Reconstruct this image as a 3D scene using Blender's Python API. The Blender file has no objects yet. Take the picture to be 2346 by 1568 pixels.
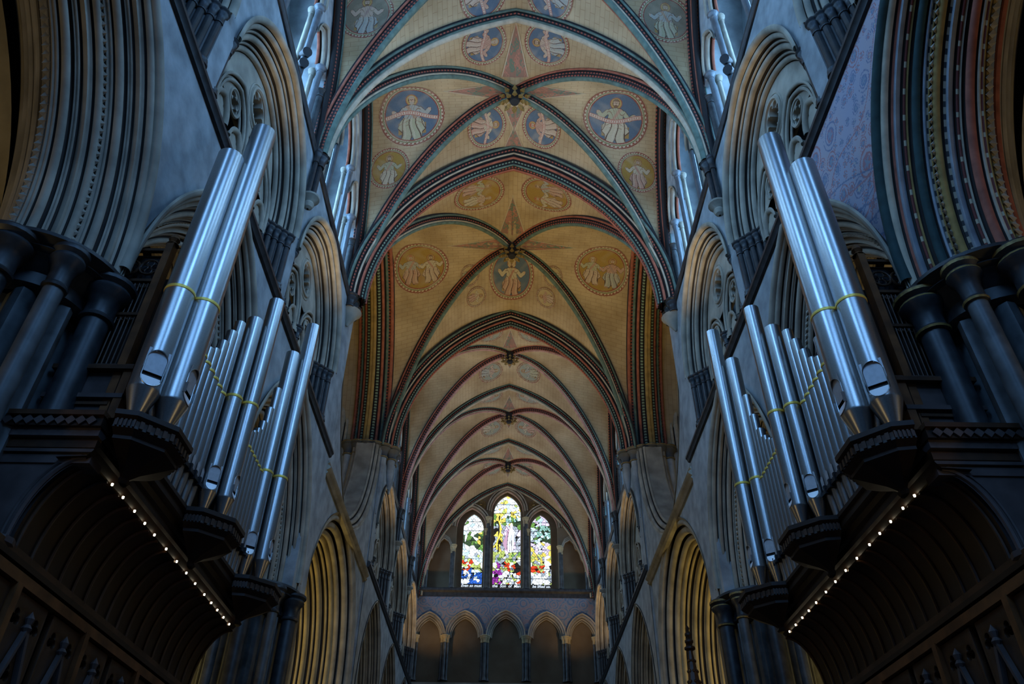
import bpy, bmesh, math, random
import numpy as np
from mathutils import Vector, Matrix

random.seed(11)
EYE = 1.7                       # heights below are measured from eye level; the floor is at world z = 0
C = bpy.context.scene.collection
SC = bpy.context.scene

# ------------------------------------------------------------------ camera
cam_d = bpy.data.cameras.new('camera'); cam = bpy.data.objects.new('camera', cam_d); C.objects.link(cam)
PITCH, YAW, ROLL = 0.6699, -0.0060, 0.0111
_f = Vector((0, math.cos(PITCH), math.sin(PITCH))); _u = Vector((0, -math.sin(PITCH), math.cos(PITCH))); _x = Vector((1, 0, 0))
_Z = Matrix.Rotation(YAW, 3, 'Z'); _f, _u, _x = _Z @ _f, _Z @ _u, _Z @ _x
_xr = math.cos(ROLL) * _x + math.sin(ROLL) * _u; _ur = -math.sin(ROLL) * _x + math.cos(ROLL) * _u
cam.matrix_world = Matrix(((_xr.x, _ur.x, -_f.x, -0.0933), (_xr.y, _ur.y, -_f.y, 0), (_xr.z, _ur.z, -_f.z, EYE), (0, 0, 0, 1)))
cam_d.sensor_width = 36; cam_d.lens = 36 * 1751.4 / 2346; cam_d.clip_start = 0.05; cam_d.clip_end = 300
SC.camera = cam

# ------------------------------------------------------------------ world, light, exposure
w = bpy.data.worlds.new('dusk_sky'); SC.world = w; w.use_nodes = True
w.node_tree.nodes['Background'].inputs[0].default_value = (0.30, 0.50, 1.0, 1)
w.node_tree.nodes['Background'].inputs[1].default_value = 0.02
SC.view_settings.view_transform = 'Standard'; SC.view_settings.look = 'None'
SC.view_settings.gamma = 1; SC.view_settings.use_curve_mapping = False
SC.view_settings.exposure = 0.0
SC.cycles.use_denoising = True
SC.cycles.max_bounces = 5; SC.cycles.diffuse_bounces = 3
SC.cycles.sample_clamp_indirect = 4

def aim(o, d):
    o.rotation_euler = Vector(d).to_track_quat('-Z', 'Y').to_euler()
def area(name, loc, d, sx, sy, power, col, spread=180):
    l = bpy.data.lights.new(name, 'AREA'); l.shape = 'RECTANGLE'; l.size = sx; l.size_y = sy
    l.energy = power; l.color = col; l.spread = math.radians(spread)
    o = bpy.data.objects.new(name, l); C.objects.link(o); o.location = (loc[0], loc[1], loc[2] + EYE); aim(o, d); return o
def spot(name, loc, d, power, col, ang=80, r=0.15, blend=0.8):
    l = bpy.data.lights.new(name, 'SPOT'); l.energy = power; l.color = col; l.spot_size = math.radians(ang)
    l.spot_blend = blend; l.shadow_soft_size = r
    o = bpy.data.objects.new(name, l); C.objects.link(o); o.location = (loc[0], loc[1], loc[2] + EYE); aim(o, d); return o
def point(name, loc, power, col, r=0.3):
    l = bpy.data.lights.new(name, 'POINT'); l.energy = power; l.color = col; l.shadow_soft_size = r
    o = bpy.data.objects.new(name, l); C.objects.link(o); o.location = (loc[0], loc[1], loc[2] + EYE); return o

W = 5.3; ZC = 16.47; ZT = 11.35; H = 24.0; RISE = H - ZC
YS = [2.0, 7.5, 13.0, 18.8, 28.4, 34.1, 39.8, 45.5]
BLUE = (0.36, 0.60, 1.0); WARM = (1.0, 0.67, 0.34); GOLD = (1.0, 0.62, 0.18)
# daylight through the clerestory windows
# daylight comes from the glowing clerestory and east panes themselves (see the window materials)
# unseen fill light added for walls and pipes, in place of west windows
area('west_fill', (0, -16, 20), (0, 1, -0.02), 9, 7, 1500, (0.20, 0.48, 1.0))
# unseen fill lights added to brighten the walls, in place of high windows
for s in (-1, 1):
    area('high_fill', (s * 6.6, -4.5, 20.5), (-s, 0.75, -0.55), 4.5, 5.5, 1050, (0.20, 0.48, 1.0))
# warm floodlights on the ledges, aimed at the vault
for s in (-1, 1):
    for i, p, cc in ((1, 320, (1.0, 0.78, 0.50)), (2, 600, (1.0, 0.78, 0.50)), (4, 360, WARM), (5, 360, WARM), (6, 300, WARM)):
        yc = (YS[i] + YS[i + 1]) / 2
        spot('vault_floodlight', (s * 4.7, yc, ZT + 0.9), (-s * 0.42, 0.02, 1), p, cc, 95)
    for yy in (20.6, 26.6):
        spot('vault_floodlight', (s * 4.7, yy, ZT + 0.9), (-s * 0.40, (23.6 - yy) * 0.05, 1), 400, (1.0, 0.76, 0.33), 95)
    spot('east_wall_floodlight', (s * 4.6, 42.6, ZT + 0.8), (-s * 0.35, 1, 1.9), 190, WARM, 100)
    point('transept_lamp', (s * 9.2, 22.5, 5.0), 340, (1.0, 0.74, 0.26), 0.4)
    for yy, p in ((4.6, 110), (10.3, 40 if s < 0 else 90), (15.9, 60)):
        point('aisle_lamp', (s * 8.9, yy, 3.5), p, (1.0, 0.70, 0.26), 0.3)
    point('aisle_lamp', (s * 8.9, 21.0, 1.5), 110, (1.0, 0.68, 0.20), 0.3)

# ------------------------------------------------------------------ materials
MATS = {}
def _new(name):
    m = bpy.data.materials.new(name); m.use_nodes = True
    nt = m.node_tree; b = nt.nodes['Principled BSDF']; MATS[name] = m
    return m, nt, b
def mat(name, col, rough=0.75, metal=0.0, var=0.25, scale=3.0, bump=0.0, bscale=30.0, col2=None, spec=0.4):
    m, nt, b = _new(name); N, L = nt.nodes, nt.links
    b.inputs['Roughness'].default_value = rough; b.inputs['Metallic'].default_value = metal
    b.inputs['Specular IOR Level'].default_value = spec
    tc = N.new('ShaderNodeTexCoord')
    if var > 0 or col2:
        no = N.new('ShaderNodeTexNoise'); no.inputs['Scale'].default_value = scale; no.inputs['Detail'].default_value = 6
        L.new(tc.outputs['Object'], no.inputs['Vector'])
        cr = N.new('ShaderNodeValToRGB'); cr.color_ramp.elements[0].position = 0.32; cr.color_ramp.elements[1].position = 0.68
        c2 = col2 or tuple(c * (1 + var * 0.5) for c in col); c1 = col if col2 else tuple(c * (1 - var) for c in col)
        cr.color_ramp.elements[0].color = (*c1, 1); cr.color_ramp.elements[1].color = (*c2, 1)
        L.new(no.outputs['Fac'], cr.inputs['Fac']); L.new(cr.outputs['Color'], b.inputs['Base Color'])
    else:
        b.inputs['Base Color'].default_value = (*col, 1)
    if bump > 0:
        n2 = N.new('ShaderNodeTexNoise'); n2.inputs['Scale'].default_value = bscale; n2.inputs['Detail'].default_value = 4
        L.new(tc.outputs['Object'], n2.inputs['Vector'])
        bp = N.new('ShaderNodeBump'); bp.inputs['Strength'].default_value = bump; bp.inputs['Distance'].default_value = 0.02
        L.new(n2.outputs['Fac'], bp.inputs['Height']); L.new(bp.outputs['Normal'], b.inputs['Normal'])
    return m
def emis(name, col, st, base=None):
    m, nt, b = _new(name)
    b.inputs['Base Color'].default_value = (*(base or col), 1); b.inputs['Emission Color'].default_value = (*col, 1)
    b.inputs['Emission Strength'].default_value = st; return m
def mat_dots(name, base, dot, period=0.11, duty=0.5):
    m, nt, b = _new(name); N, L = nt.nodes, nt.links
    uv = N.new('ShaderNodeTexCoord'); sp = N.new('ShaderNodeSeparateXYZ'); L.new(uv.outputs['UV'], sp.inputs[0])
    mu = N.new('ShaderNodeMath'); mu.operation = 'MULTIPLY'; mu.inputs[1].default_value = 1 / period; L.new(sp.outputs[0], mu.inputs[0])
    fr = N.new('ShaderNodeMath'); fr.operation = 'FRACT'; L.new(mu.outputs[0], fr.inputs[0])
    gt = N.new('ShaderNodeMath'); gt.operation = 'LESS_THAN'; gt.inputs[1].default_value = duty; L.new(fr.outputs[0], gt.inputs[0])
    mx = N.new('ShaderNodeMix'); mx.data_type = 'RGBA'; mx.inputs[6].default_value = (*base, 1); mx.inputs[7].default_value = (*dot, 1)
    L.new(gt.outputs[0], mx.inputs[0]); L.new(mx.outputs[2], b.inputs['Base Color']); b.inputs['Roughness'].default_value = 0.75
    return m
def mat_brick(name, c1, c2, mortar, bw=0.62, bh=0.26, stain=None):
    m, nt, b = _new(name); N, L = nt.nodes, nt.links
    tc = N.new('ShaderNodeTexCoord'); br = N.new('ShaderNodeTexBrick'); L.new(tc.outputs['UV'], br.inputs['Vector'])
    br.inputs['Color1'].default_value = (*c1, 1); br.inputs['Color2'].default_value = (*c2, 1); br.inputs['Mortar'].default_value = (*mortar, 1)
    br.inputs['Scale'].default_value = 1; br.inputs['Mortar Size'].default_value = 0.009; br.inputs['Mortar Smooth'].default_value = 0.3
    br.inputs['Brick Width'].default_value = bw; br.inputs['Row Height'].default_value = bh
    no = N.new('ShaderNodeTexNoise'); no.inputs['Scale'].default_value = 0.7; no.inputs['Detail'].default_value = 7
    L.new(tc.outputs['Object'], no.inputs['Vector'])
    cr = N.new('ShaderNodeValToRGB'); cr.color_ramp.elements[0].position = 0.3; cr.color_ramp.elements[1].position = 0.7
    cr.color_ramp.elements[0].color = (0.62, 0.56, 0.48, 1); cr.color_ramp.elements[1].color = (1, 1, 1, 1)
    L.new(no.outputs['Fac'], cr.inputs['Fac'])
    mx = N.new('ShaderNodeMix'); mx.data_type = 'RGBA'; mx.blend_type = 'MULTIPLY'; mx.inputs[0].default_value = 1
    L.new(br.outputs['Color'], mx.inputs[6]); L.new(cr.outputs['Color'], mx.inputs[7]); L.new(mx.outputs[2], b.inputs['Base Color'])
    b.inputs['Roughness'].default_value = 0.85
    return m
def mat_attr(name, rough=0.85, emission=0.0):
    m, nt, b = _new(name); N, L = nt.nodes, nt.links
    a = N.new('ShaderNodeAttribute'); a.attribute_name = 'Col'
    if emission > 0:
        b.inputs['Base Color'].default_value = (0.02, 0.02, 0.02, 1); b.inputs['Roughness'].default_value = 0.3
        L.new(a.outputs['Color'], b.inputs['Emission Color']); b.inputs['Emission Strength'].default_value = emission
    else:
        L.new(a.outputs['Color'], b.inputs['Base Color']); b.inputs['Roughness'].default_value = rough
    return m
def mat_frieze(name):
    m, nt, b = _new(name); N, L = nt.nodes, nt.links
    tc = N.new('ShaderNodeTexCoord'); vo = N.new('ShaderNodeTexVoronoi'); vo.inputs['Scale'].default_value = 1.7
    L.new(tc.outputs['Object'], vo.inputs['Vector'])
    mu = N.new('ShaderNodeMath'); mu.operation = 'MULTIPLY'; mu.inputs[1].default_value = 26; L.new(vo.outputs['Distance'], mu.inputs[0])
    si = N.new('ShaderNodeMath'); si.operation = 'SINE'; L.new(mu.outputs[0], si.inputs[0])
    no = N.new('ShaderNodeTexNoise'); no.inputs['Scale'].default_value = 6; no.inputs['Detail'].default_value = 5; L.new(tc.outputs['Object'], no.inputs['Vector'])
    ad = N.new('ShaderNodeMath'); ad.operation = 'MULTIPLY_ADD'; ad.inputs[1].default_value = 0.25; L.new(si.outputs[0], ad.inputs[0]); L.new(no.outputs['Fac'], ad.inputs[2])
    cr = N.new('ShaderNodeValToRGB'); e = cr.color_ramp.elements
    e[0].position = 0.25; e[0].color = (0.10, 0.16, 0.26, 1); e[1].position = 0.75; e[1].color = (0.24, 0.19, 0.22, 1)
    x = cr.color_ramp.elements.new(0.5); x.color = (0.20, 0.24, 0.30, 1)
    L.new(ad.outputs[0], cr.inputs['Fac']); L.new(cr.outputs['Color'], b.inputs['Base Color']); b.inputs['Roughness'].default_value = 0.9
    return m

mat('plaster', (0.37, 0.40, 0.41), 0.9, var=0.34, scale=2.2, bump=0.25, bscale=9)
mat('stone', (0.40, 0.36, 0.285), 0.8, var=0.38, scale=1.6, bump=0.15, bscale=14)
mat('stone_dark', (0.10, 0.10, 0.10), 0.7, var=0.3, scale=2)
mat('hollow', (0.050, 0.042, 0.036), 0.85, var=0.3, scale=2)  # dark copy of the stone, painting shade into the moulding hollows
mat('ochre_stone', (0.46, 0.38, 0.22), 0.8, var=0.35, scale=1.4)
mat('purbeck', (0.035, 0.038, 0.042), 0.42, var=0.5, scale=5, spec=0.4)
mat('purbeck_grey', (0.085, 0.095, 0.10), 0.42, var=0.5, scale=4, spec=0.4)
mat('shaft_light', (0.34, 0.38, 0.42), 0.35, var=0.3, scale=3, spec=0.5)
mat('shaft_blue', (0.13, 0.15, 0.17), 0.35, var=0.3, scale=3, spec=0.5)
mat('wood_dark', (0.022, 0.010, 0.005), 0.5, var=0.4, scale=3)
mat('wood_brown', (0.060, 0.026, 0.011), 0.45, var=0.5, scale=4)
mat('wood_rail', (0.16, 0.060, 0.018), 0.45, var=0.5, scale=4)
mat('wood_panel', (0.085, 0.065, 0.062), 0.45, var=0.4, scale=3)
mat('black', (0.006, 0.006, 0.007), 0.6, var=0)  # near-black put in for the shade inside openings and the organ case
mat('pipe_metal', (0.40, 0.395, 0.385), 0.30, metal=0.9, var=0.10, scale=60, spec=0.5)
mat('pipe_flat', (0.55, 0.56, 0.58), 0.5, metal=0.35, var=0.1, scale=20)
mat('pipe_lip', (0.85, 0.86, 0.88), 0.35, metal=0.3, var=0)  # near-white, so light caught from below is put into the colour
mat('gold', (0.95, 0.66, 0.12), 0.4, metal=0.35, var=0.1)
mat('gilt_dark', (0.30, 0.20, 0.06), 0.5, metal=0.3, var=0.5, scale=20)
mat('iron', (0.012, 0.012, 0.014), 0.5, var=0)
mat('paint_red', (0.40, 0.13, 0.08), 0.8, var=0.3, scale=5)
mat('paint_pink', (0.50, 0.28, 0.24), 0.8, var=0.3, scale=5)
mat('paint_teal', (0.13, 0.20, 0.165), 0.8, var=0.35, scale=5)
mat('paint_cream', (0.52, 0.46, 0.34), 0.8, var=0.25, scale=4)
mat('paint_ochre', (0.40, 0.26, 0.08), 0.8, var=0.3, scale=4)
mat('paint_black', (0.020, 0.020, 0.022), 0.8, var=0)
mat('paint_green_dark', (0.03, 0.07, 0.07), 0.8, var=0.3, scale=5)
mat('floor_tile', (0.10, 0.09, 0.08), 0.5, var=0.4, scale=2)
mat_dots('dots_red', (0.03, 0.025, 0.025), (0.42, 0.10, 0.06), 0.13)
mat_dots('dots_cream', (0.16, 0.035, 0.025), (0.50, 0.44, 0.30), 0.30, 0.22)
mat_dots('dots_green', (0.03, 0.03, 0.03), (0.22, 0.34, 0.24), 0.13)
mat_dots('dots_black', (0.34, 0.30, 0.22), (0.02, 0.02, 0.02), 0.16, 0.45)
mat_brick('web', (0.60, 0.475, 0.285), (0.56, 0.445, 0.27), (0.42, 0.30, 0.17), 0.46, 0.19)
mat_brick('ashlar', (0.40, 0.33, 0.22), (0.44, 0.36, 0.25), (0.22, 0.17, 0.11), 0.7, 0.3)
mat_attr('painting'); mat_attr('stained_glass', emission=1.7)
mat_frieze('painted_frieze')
emis('pane_sky', (0.28, 0.58, 1.0), 15.0); emis('pane_sky_far', (0.33, 0.63, 1.0), 8.0); emis('bulb', (1.0, 0.86, 0.6), 9)
emis('pane_dull', (0.32, 0.42, 0.55), 0.35)

# ------------------------------------------------------------------ mesh helpers
def V3(*a): return Vector(a)
class MB:
    def __init__(s): s.v = []; s.f = []; s.m = []; s.uv = []; s.c = []
    def face(s, idx, m='stone', uv=None, c=None): s.f.append(tuple(idx)); s.m.append(m); s.uv.append(uv); s.c.append(c)
    def add(s, pts): n = len(s.v); s.v.extend([tuple(p) for p in pts]); return n
    def quad(s, a, b, c, d, m='stone'):
        n = s.add((a, b, c, d)); s.face((n, n + 1, n + 2, n + 3), m)
    def grid(s, rows, m='stone', closed=False, uvs=None):
        # rows[i][j]; m may be a list with one material per j-interval
        R, K = len(rows), len(rows[0]); base = [s.add(r) for r in rows]
        L = [0.0]
        mid = K // 2
        for i in range(1, R): L.append(L[-1] + (Vector(rows[i][mid]) - Vector(rows[i - 1][mid])).length)
        A = [0.0]
        for j in range(1, K): A.append(A[-1] + (Vector(rows[R // 2][j]) - Vector(rows[R // 2][j - 1])).length)
        for i in range(R - 1):
            for j in range(K if closed else K - 1):
                j2 = (j + 1) % K
                mm = m if isinstance(m, str) else m[j % len(m)]
                a2 = A[j2] if j2 > j else A[j] + 0.1
                uv = ((L[i], A[j]), (L[i], a2), (L[i + 1], a2), (L[i + 1], A[j])) if uvs is None else (uvs[i][j], uvs[i][j2], uvs[i + 1][j2], uvs[i + 1][j])
                s.face((base[i] + j, base[i] + j2, base[i + 1] + j2, base[i + 1] + j), mm, uv)
    def box(s, x0, x1, y0, y1, z0, z1, m='stone'):
        n = s.add([(x, y, z) for x in (x0, x1) for y in (y0, y1) for z in (z0, z1)])
        for q in ((0, 1, 3, 2), (4, 6, 7, 5), (0, 4, 5, 1), (2, 3, 7, 6), (0, 2, 6, 4), (1, 5, 7, 3)): s.face([n + k for k in q], m)
    def obox(s, c, U, Vv, Ww, m='stone'):
        c, U, Vv, Ww = map(Vector, (c, U, Vv, Ww))
        n = s.add([c + a * U + b * Vv + d * Ww for a in (-1, 1) for b in (-1, 1) for d in (-1, 1)])
        for q in ((0, 1, 3, 2), (4, 6, 7, 5), (0, 4, 5, 1), (2, 3, 7, 6), (0, 2, 6, 4), (1, 5, 7, 3)): s.face([n + k for k in q], m)
    def lathe(s, c, prof, n=16, m='stone', a0=0, a1=2 * math.pi, squash=(1, 1)):
        # prof: (r, z[, mat]); vertical axis through c
        full = abs(a1 - a0 - 2 * math.pi) < 1e-6; k = n if full else n + 1
        rows = []
        for p in prof:
            rows.append([(c[0] + p[0] * squash[0] * math.cos(a0 + (a1 - a0) * j / n), c[1] + p[0] * squash[1] * math.sin(a0 + (a1 - a0) * j / n), c[2] + p[1]) for j in range(k)])
        for i in range(len(prof) - 1):
            s.grid([rows[i], rows[i + 1]], prof[i][2] if len(prof[i]) > 2 else m, closed=full)
    def tube(s, pts, r, n=8, m='stone', caps=True):
        pts = [Vector(p) for p in pts]; rows = []
        rr = r if isinstance(r, (list, tuple)) else [r] * len(pts)
        ref = None
        for i, p in enumerate(pts):
            t = (pts[min(i + 1, len(pts) - 1)] - pts[max(i - 1, 0)]).normalized()
            if ref is None: ref = t.orthogonal().normalized()
            ref = (ref - t * ref.dot(t)).normalized(); b = t.cross(ref)
            rows.append([p + rr[i] * (math.cos(2 * math.pi * j / n) * ref + math.sin(2 * math.pi * j / n) * b) for j in range(n)])
        s.grid(rows, m, closed=True)
        if caps:
            for r_ in (rows[0], rows[-1]):
                k = s.add(r_); s.face(range(k, k + n), m)
    def build(s, name, parent=None, smooth=30, org=None, rot=None):
        me = bpy.data.meshes.new(name)
        off = Vector((0, 0, EYE))
        pl = Vector((0, 0, 0)); q = parent
        while q is not None: pl = pl + Vector(q.location); q = q.parent
        o_loc = Vector((0, 0, 0))
        if parent is None and org is not None: o_loc = Vector(org) + Vector((0, 0, EYE))
        V = [Vector(v) + off - pl - o_loc for v in s.v]
        me.from_pydata([tuple(v) for v in V], [], s.f)
        names = []
        for m in s.m:
            if m not in names: names.append(m)
        for m in names: me.materials.append(MATS[m])
        idx = {m: i for i, m in enumerate(names)}
        me.polygons.foreach_set('material_index', [idx[m] for m in s.m])
        if any(u is not None for u in s.uv):
            l = me.uv_layers.new(name='UVMap'); arr = []
            for f, u in zip(s.f, s.uv):
                arr.extend([0.0] * (2 * len(f)) if u is None else [c for p in u for c in p])
            l.data.foreach_set('uv', arr)
        if any(c is not None for c in s.c):
            a = me.attributes.new('Col', 'FLOAT_COLOR', 'CORNER'); arr = []
            for f, c in zip(s.f, s.c): arr.extend(list((*(c or (0.5, 0.5, 0.5)), 1.0)) * len(f))
            a.data.foreach_set('color', arr)
        if smooth:
            me.polygons.foreach_set('use_smooth', [True] * len(s.f))
            bm = bmesh.new(); bm.from_mesh(me); bmesh.ops.remove_doubles(bm, verts=bm.verts, dist=1e-5)
            bmesh.ops.recalc_face_normals(bm, faces=bm.faces); bm.to_mesh(me); bm.free()
            try: me.set_sharp_from_angle(angle=math.radians(smooth))
            except Exception: pass
        me.update()
        o = bpy.data.objects.new(name, me); C.objects.link(o); o.location = o_loc
        if parent is not None: o.parent = parent
        return o
def tag(o, label=None, cat=None, group=None, kind=None):
    if label: o['label'] = label
    if cat: o['category'] = cat
    if group: o['group'] = group
    if kind: o['kind'] = kind
    return o
def thing(name, label, cat, loc=(0, 0, 0), group=None, kind=None):
    o = bpy.data.objects.new(name, None); C.objects.link(o); o.location = (loc[0], loc[1], loc[2] + EYE); o.empty_display_size = 0.2
    return tag(o, label, cat, group, kind)
def copy_tree(o, d=(0, 0, 0), parent=None):
    c = o.copy(); C.objects.link(c); c.parent = parent
    if parent is None: c.location = Vector(o.location) + Vector(d)
    for ch in [x for x in bpy.data.objects if x.parent == o]: copy_tree(ch, parent=c)
    return c

def mould(p0, p1, spec, side=1):
    """2-D moulding profile from p0 to p1; spec = (width, kind, material); returns points, materials"""
    p0, p1 = np.array(p0, float), np.array(p1, float); T = sum(x[0] for x in spec); Lc = np.linalg.norm(p1 - p0); t = (p1 - p0) / Lc
    n = np.array([-t[1], t[0]]) * side; pts = [tuple(p0)]; ms = []; u = 0
    for wd, k, m in spec:
        wl = wd / T * Lc
        if k == 'f': pts.append(tuple(p0 + t * (u + wl))); ms.append(m)
        elif k in 'rhb':
            K = 7 if k != 'h' else 5; amp = {'r': 0.60, 'b': 0.35, 'h': -0.70}[k] * wl
            for i in range(1, K + 1):
                a = math.pi * i / K
                x = 0.5 - 0.5 * math.cos(a)
                if k == 'r': x = 0.5 - 0.58 * math.cos(a) if 0 < i < K else x
                pts.append(tuple(p0 + t * (u + wl * x) + n * amp * math.sin(a))); ms.append(m)
        elif k == 'k':   # keel: pointed roll
            for x, a in ((0.15, 0.3), (0.5, 0.62), (0.85, 0.3), (1, 0)): pts.append(tuple(p0 + t * (u + wl * x) + n * a * wl)); ms.append(m)
        u += wl
    return pts, ms
def join(*ps):
    pts, ms = list(ps[0][0]), list(ps[0][1])
    for p, m in ps[1:]:
        pts += list(p[1:]); ms += list(m)
    return pts, ms
def arch_rows(O, U, V, B, s, h, prof, N=28, jamb=0.0, half=None):
    """rows along a two-centred arch for each profile point (a lateral along B, d into the opening)"""
    O, U, V, B = map(Vector, (O, U, V, B)); R = (s * s + h * h) / (2 * s); c = R - s
    rows = []
    sides = ((1,), (-1,), (1, -1))[2 if half is None else (0 if half > 0 else 1)]
    def pt(sg, k, a, d):
        Rd = R - d; th = math.acos(max(-1, min(1, c / Rd))) * k / N
        return O + U * sg * (Rd * math.cos(th) - c) + V * (Rd * math.sin(th)) + B * a
    if 1 in sides:
        if jamb: rows.append([O + U * (s - d) - V * jamb + B * a for a, d in prof])
        rows += [[pt(1, k, a, d) for a, d in prof] for k in range(N + 1)]
    if -1 in sides:
        r2 = [[pt(-1, k, a, d) for a, d in prof] for k in range(N + (1 if 1 not in sides else 0))][::-1]
        rows += r2
        if jamb: rows.append([O - U * (s - d) - V * jamb + B * a for a, d in prof])
    return rows
def arch(mb, O, U, V, B, s, h, prof, ms, N=28, jamb=0.0, half=None):
    mb.grid(arch_rows(O, U, V, B, s, h, prof, N, jamb, half), ms)
def arch_line(O, U, V, s, h, N=28, jamb=0.0):
    return [r[0] for r in arch_rows(O, U, V, (0, 0, 0), s, h, [(0, 0)], N, jamb)]
def path_sweep(mb, pts, B, prof, ms, inside):
    pts = [Vector(p) for p in pts]; B = Vector(B).normalized(); inside = Vector(inside); rows = []; n = len(pts)
    tn = [(pts[i + 1] - pts[i]).normalized() for i in range(n - 1)]
    for i, p in enumerate(pts):
        t0 = tn[max(i - 1, 0)]; t1 = tn[min(i, n - 2)]; d0 = B.cross(t0).normalized(); d1 = B.cross(t1).normalized()
        d = (d0 + d1).normalized(); k = 1 / max(0.5, d.dot(d0))
        if d.dot(inside - p) < 0: d = -d
        rows.append([p + B * a + d * (b * k) for a, b in prof])
    mb.grid(rows, ms)

# ------------------------------------------------------------------ the vault surface
RV = (W * W + RISE * RISE) / (2 * W); CV = RV - W; TM = math.acos(CV / RV)
def um(th): return (RV * math.cos(th) - CV) / W       # 1 at springing .. 0 at crown
def zth(th): return ZC + RV * math.sin(th)
DOME = {i: (0.85 if i == 3 else 0.60) for i in range(7)}      # how far the diagonals rise above the plain groin
def dome(m, M, A):
    m = min(max(m, 0.0), 1.0); M = min(max(M, m), 1.0)
    return 0.0 if m >= 0.999 else A * math.sin(math.pi * m ** 0.8) * (1 - M) / (1 - m)
def vault_cells(mb, xc, yc, hx, hy, zs, rise, m='web', N=18, lift=0.0):
    R = (hx * hx + rise * rise) / (2 * hx); c = R - hx; tm = math.acos(c / R)
    ths = [tm * (1 - (i / N)) for i in range(N + 1)]          # crown -> springing
    U = [(R * math.cos(t) - c) / hx for t in ths]; Z = [zs + R * math.sin(t) for t in ths]; A = [R * (tm - t) for t in ths]
    for kind in 'TS':
        for sg in (-1, 1):
            for hs in (-1, 1):       # half of the cell
                rows, uvs = [], []
                for i in range(N + 1):
                    r, q = [], []
                    for j in range(i + 1):
                        if kind == 'T': r.append((xc + hs * hx * U[j], yc + sg * hy * U[i], Z[j] + (dome(U[j], U[i], lift) if j < i else dome(U[j], U[j], lift)))); q.append((sg * hy * U[i], hs * A[j]))
                        else: r.append((xc + sg * hx * U[i], yc + hs * hy * U[j], Z[j] + (dome(U[j], U[i], lift) if j < i else dome(U[j], U[j], lift)))); q.append((sg * hx * U[i] + 0.3, hs * A[j]))
                    rows.append(r); uvs.append(q)
                for i in range(N):
                    a = mb.add(rows[i]); b = mb.add(rows[i + 1])
                    for j in range(i + 1):
                        if j < i: mb.face((a + j, a + j + 1, b + j + 1, b + j), m, (uvs[i][j], uvs[i][j + 1], uvs[i + 1][j + 1], uvs[i + 1][j]))
                        else: mb.face((a + j, b + j + 1, b + j), m, (uvs[i][j], uvs[i + 1][j + 1], uvs[i + 1][j]))
def surf_T(yb, u0, v0, d=0.02):
    """point on a cell crossing the ridge: u0 = signed arc length from ridge (+ to the right), y = v0"""
    th = TM - abs(u0) / RV; x = RV * math.cos(th) - CV; z = ZC + RV * math.sin(th)
    for i in range(7):
        if YS[i] <= v0 < YS[i + 1]:
            v = abs(v0 - (YS[i] + YS[i + 1]) / 2) / ((YS[i + 1] - YS[i]) / 2); u = x / W
            if v < u: z = ZC + math.sqrt(RV * RV - (v * W + CV) ** 2)
            z += dome(min(u, v), max(u, v), DOME[i]); z += 0.0
    return (math.copysign(x, u0) - math.copysign(d * 0.5, u0), v0, z - d)
def surf_S(bay, sg, x, q, d=0.02):
    """point on a side cell; q = signed arc-like distance from bay centre along y"""
    yc = (YS[bay] + YS[bay + 1]) / 2; hb = (YS[bay + 1] - YS[bay]) / 2
    # numeric arc length along the lateral profile
    tb = LAT[bay]; aq = abs(q); u, z = np.interp(aq, tb[0], tb[1]), np.interp(aq, tb[0], tb[2]); X_ = abs(x) / W
    if X_ < u: z = ZC + math.sqrt(RV * RV - (X_ * W + CV) ** 2)
    z += dome(min(u, X_), max(u, X_), DOME[bay])
    return (sg * x, yc + math.copysign(u * hb, q), z - d)
LAT = {}
for b_ in range(7):
    hb = (YS[b_ + 1] - YS[b_]) / 2; th = np.linspace(TM, 0, 200); uu = (RV * np.cos(th) - CV) / W; zz = ZC + RV * np.sin(th)
    ln = np.concatenate([[0], np.cumsum(np.hypot(np.diff(uu * hb), np.diff(zz)))]); LAT[b_] = (ln, uu, zz)

# ================================================================== THE SETTING
mb = MB(); mb.box(-14, 14, -24, 47, -EYE - 0.2, -EYE, 'floor_tile'); tag(mb.build('floor', smooth=0), kind='structure')

ceil = bpy.data.objects.new('ceiling', None); C.objects.link(ceil); ceil.location = (0, 0, 0); ceil['kind'] = 'structure'
for i in range(7):
    mb = MB(); vault_cells(mb, 0, (YS[i] + YS[i + 1]) / 2, W, (YS[i + 1] - YS[i]) / 2, ZC, RISE, N=30, lift=DOME[i])
    # the side arches run on outwards over the clerestory passage (or the transept arms)
    yc = (YS[i] + YS[i + 1]) / 2; hb = (YS[i + 1] - YS[i]) / 2; xe = 14.0 if i == 3 else 7.1
    for s in (-1, 1):
        rows = []
        for k in range(-40, 41):
            th = TM * (1 - abs(k) / 40); rows.append([(s * W, yc + math.copysign(um(th) * hb, k), zth(th)), (s * xe, yc + math.copysign(um(th) * hb, k), zth(th))])
        mb.grid(rows, 'web' if i == 3 else 'plaster')
    mb.build('vault_web', ceil)
# west end of the vault and closing walls far behind the camera
mb = MB(); mb.box(-14, -11.2, -24, 46.6, -EYE, 11, 'plaster'); mb.box(11.2, 14, -24, 46.6, -EYE, 11, 'plaster')
o = mb.build('wall_aisle', smooth=0); tag(o, kind='structure')
for s in (-1, 1):
    mb = MB(); mb.box(s * 9.4, s * 9.6, 0, 18.8, 11, 25, 'stone_dark'); mb.box(s * 9.4, s * 9.6, 28.4, 46.6, 11, 25, 'stone_dark')  # dark stone colour puts the unlit chamber's shade into its back wall
    tag(mb.build('wall_triforium', smooth=0), kind='structure')

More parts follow.
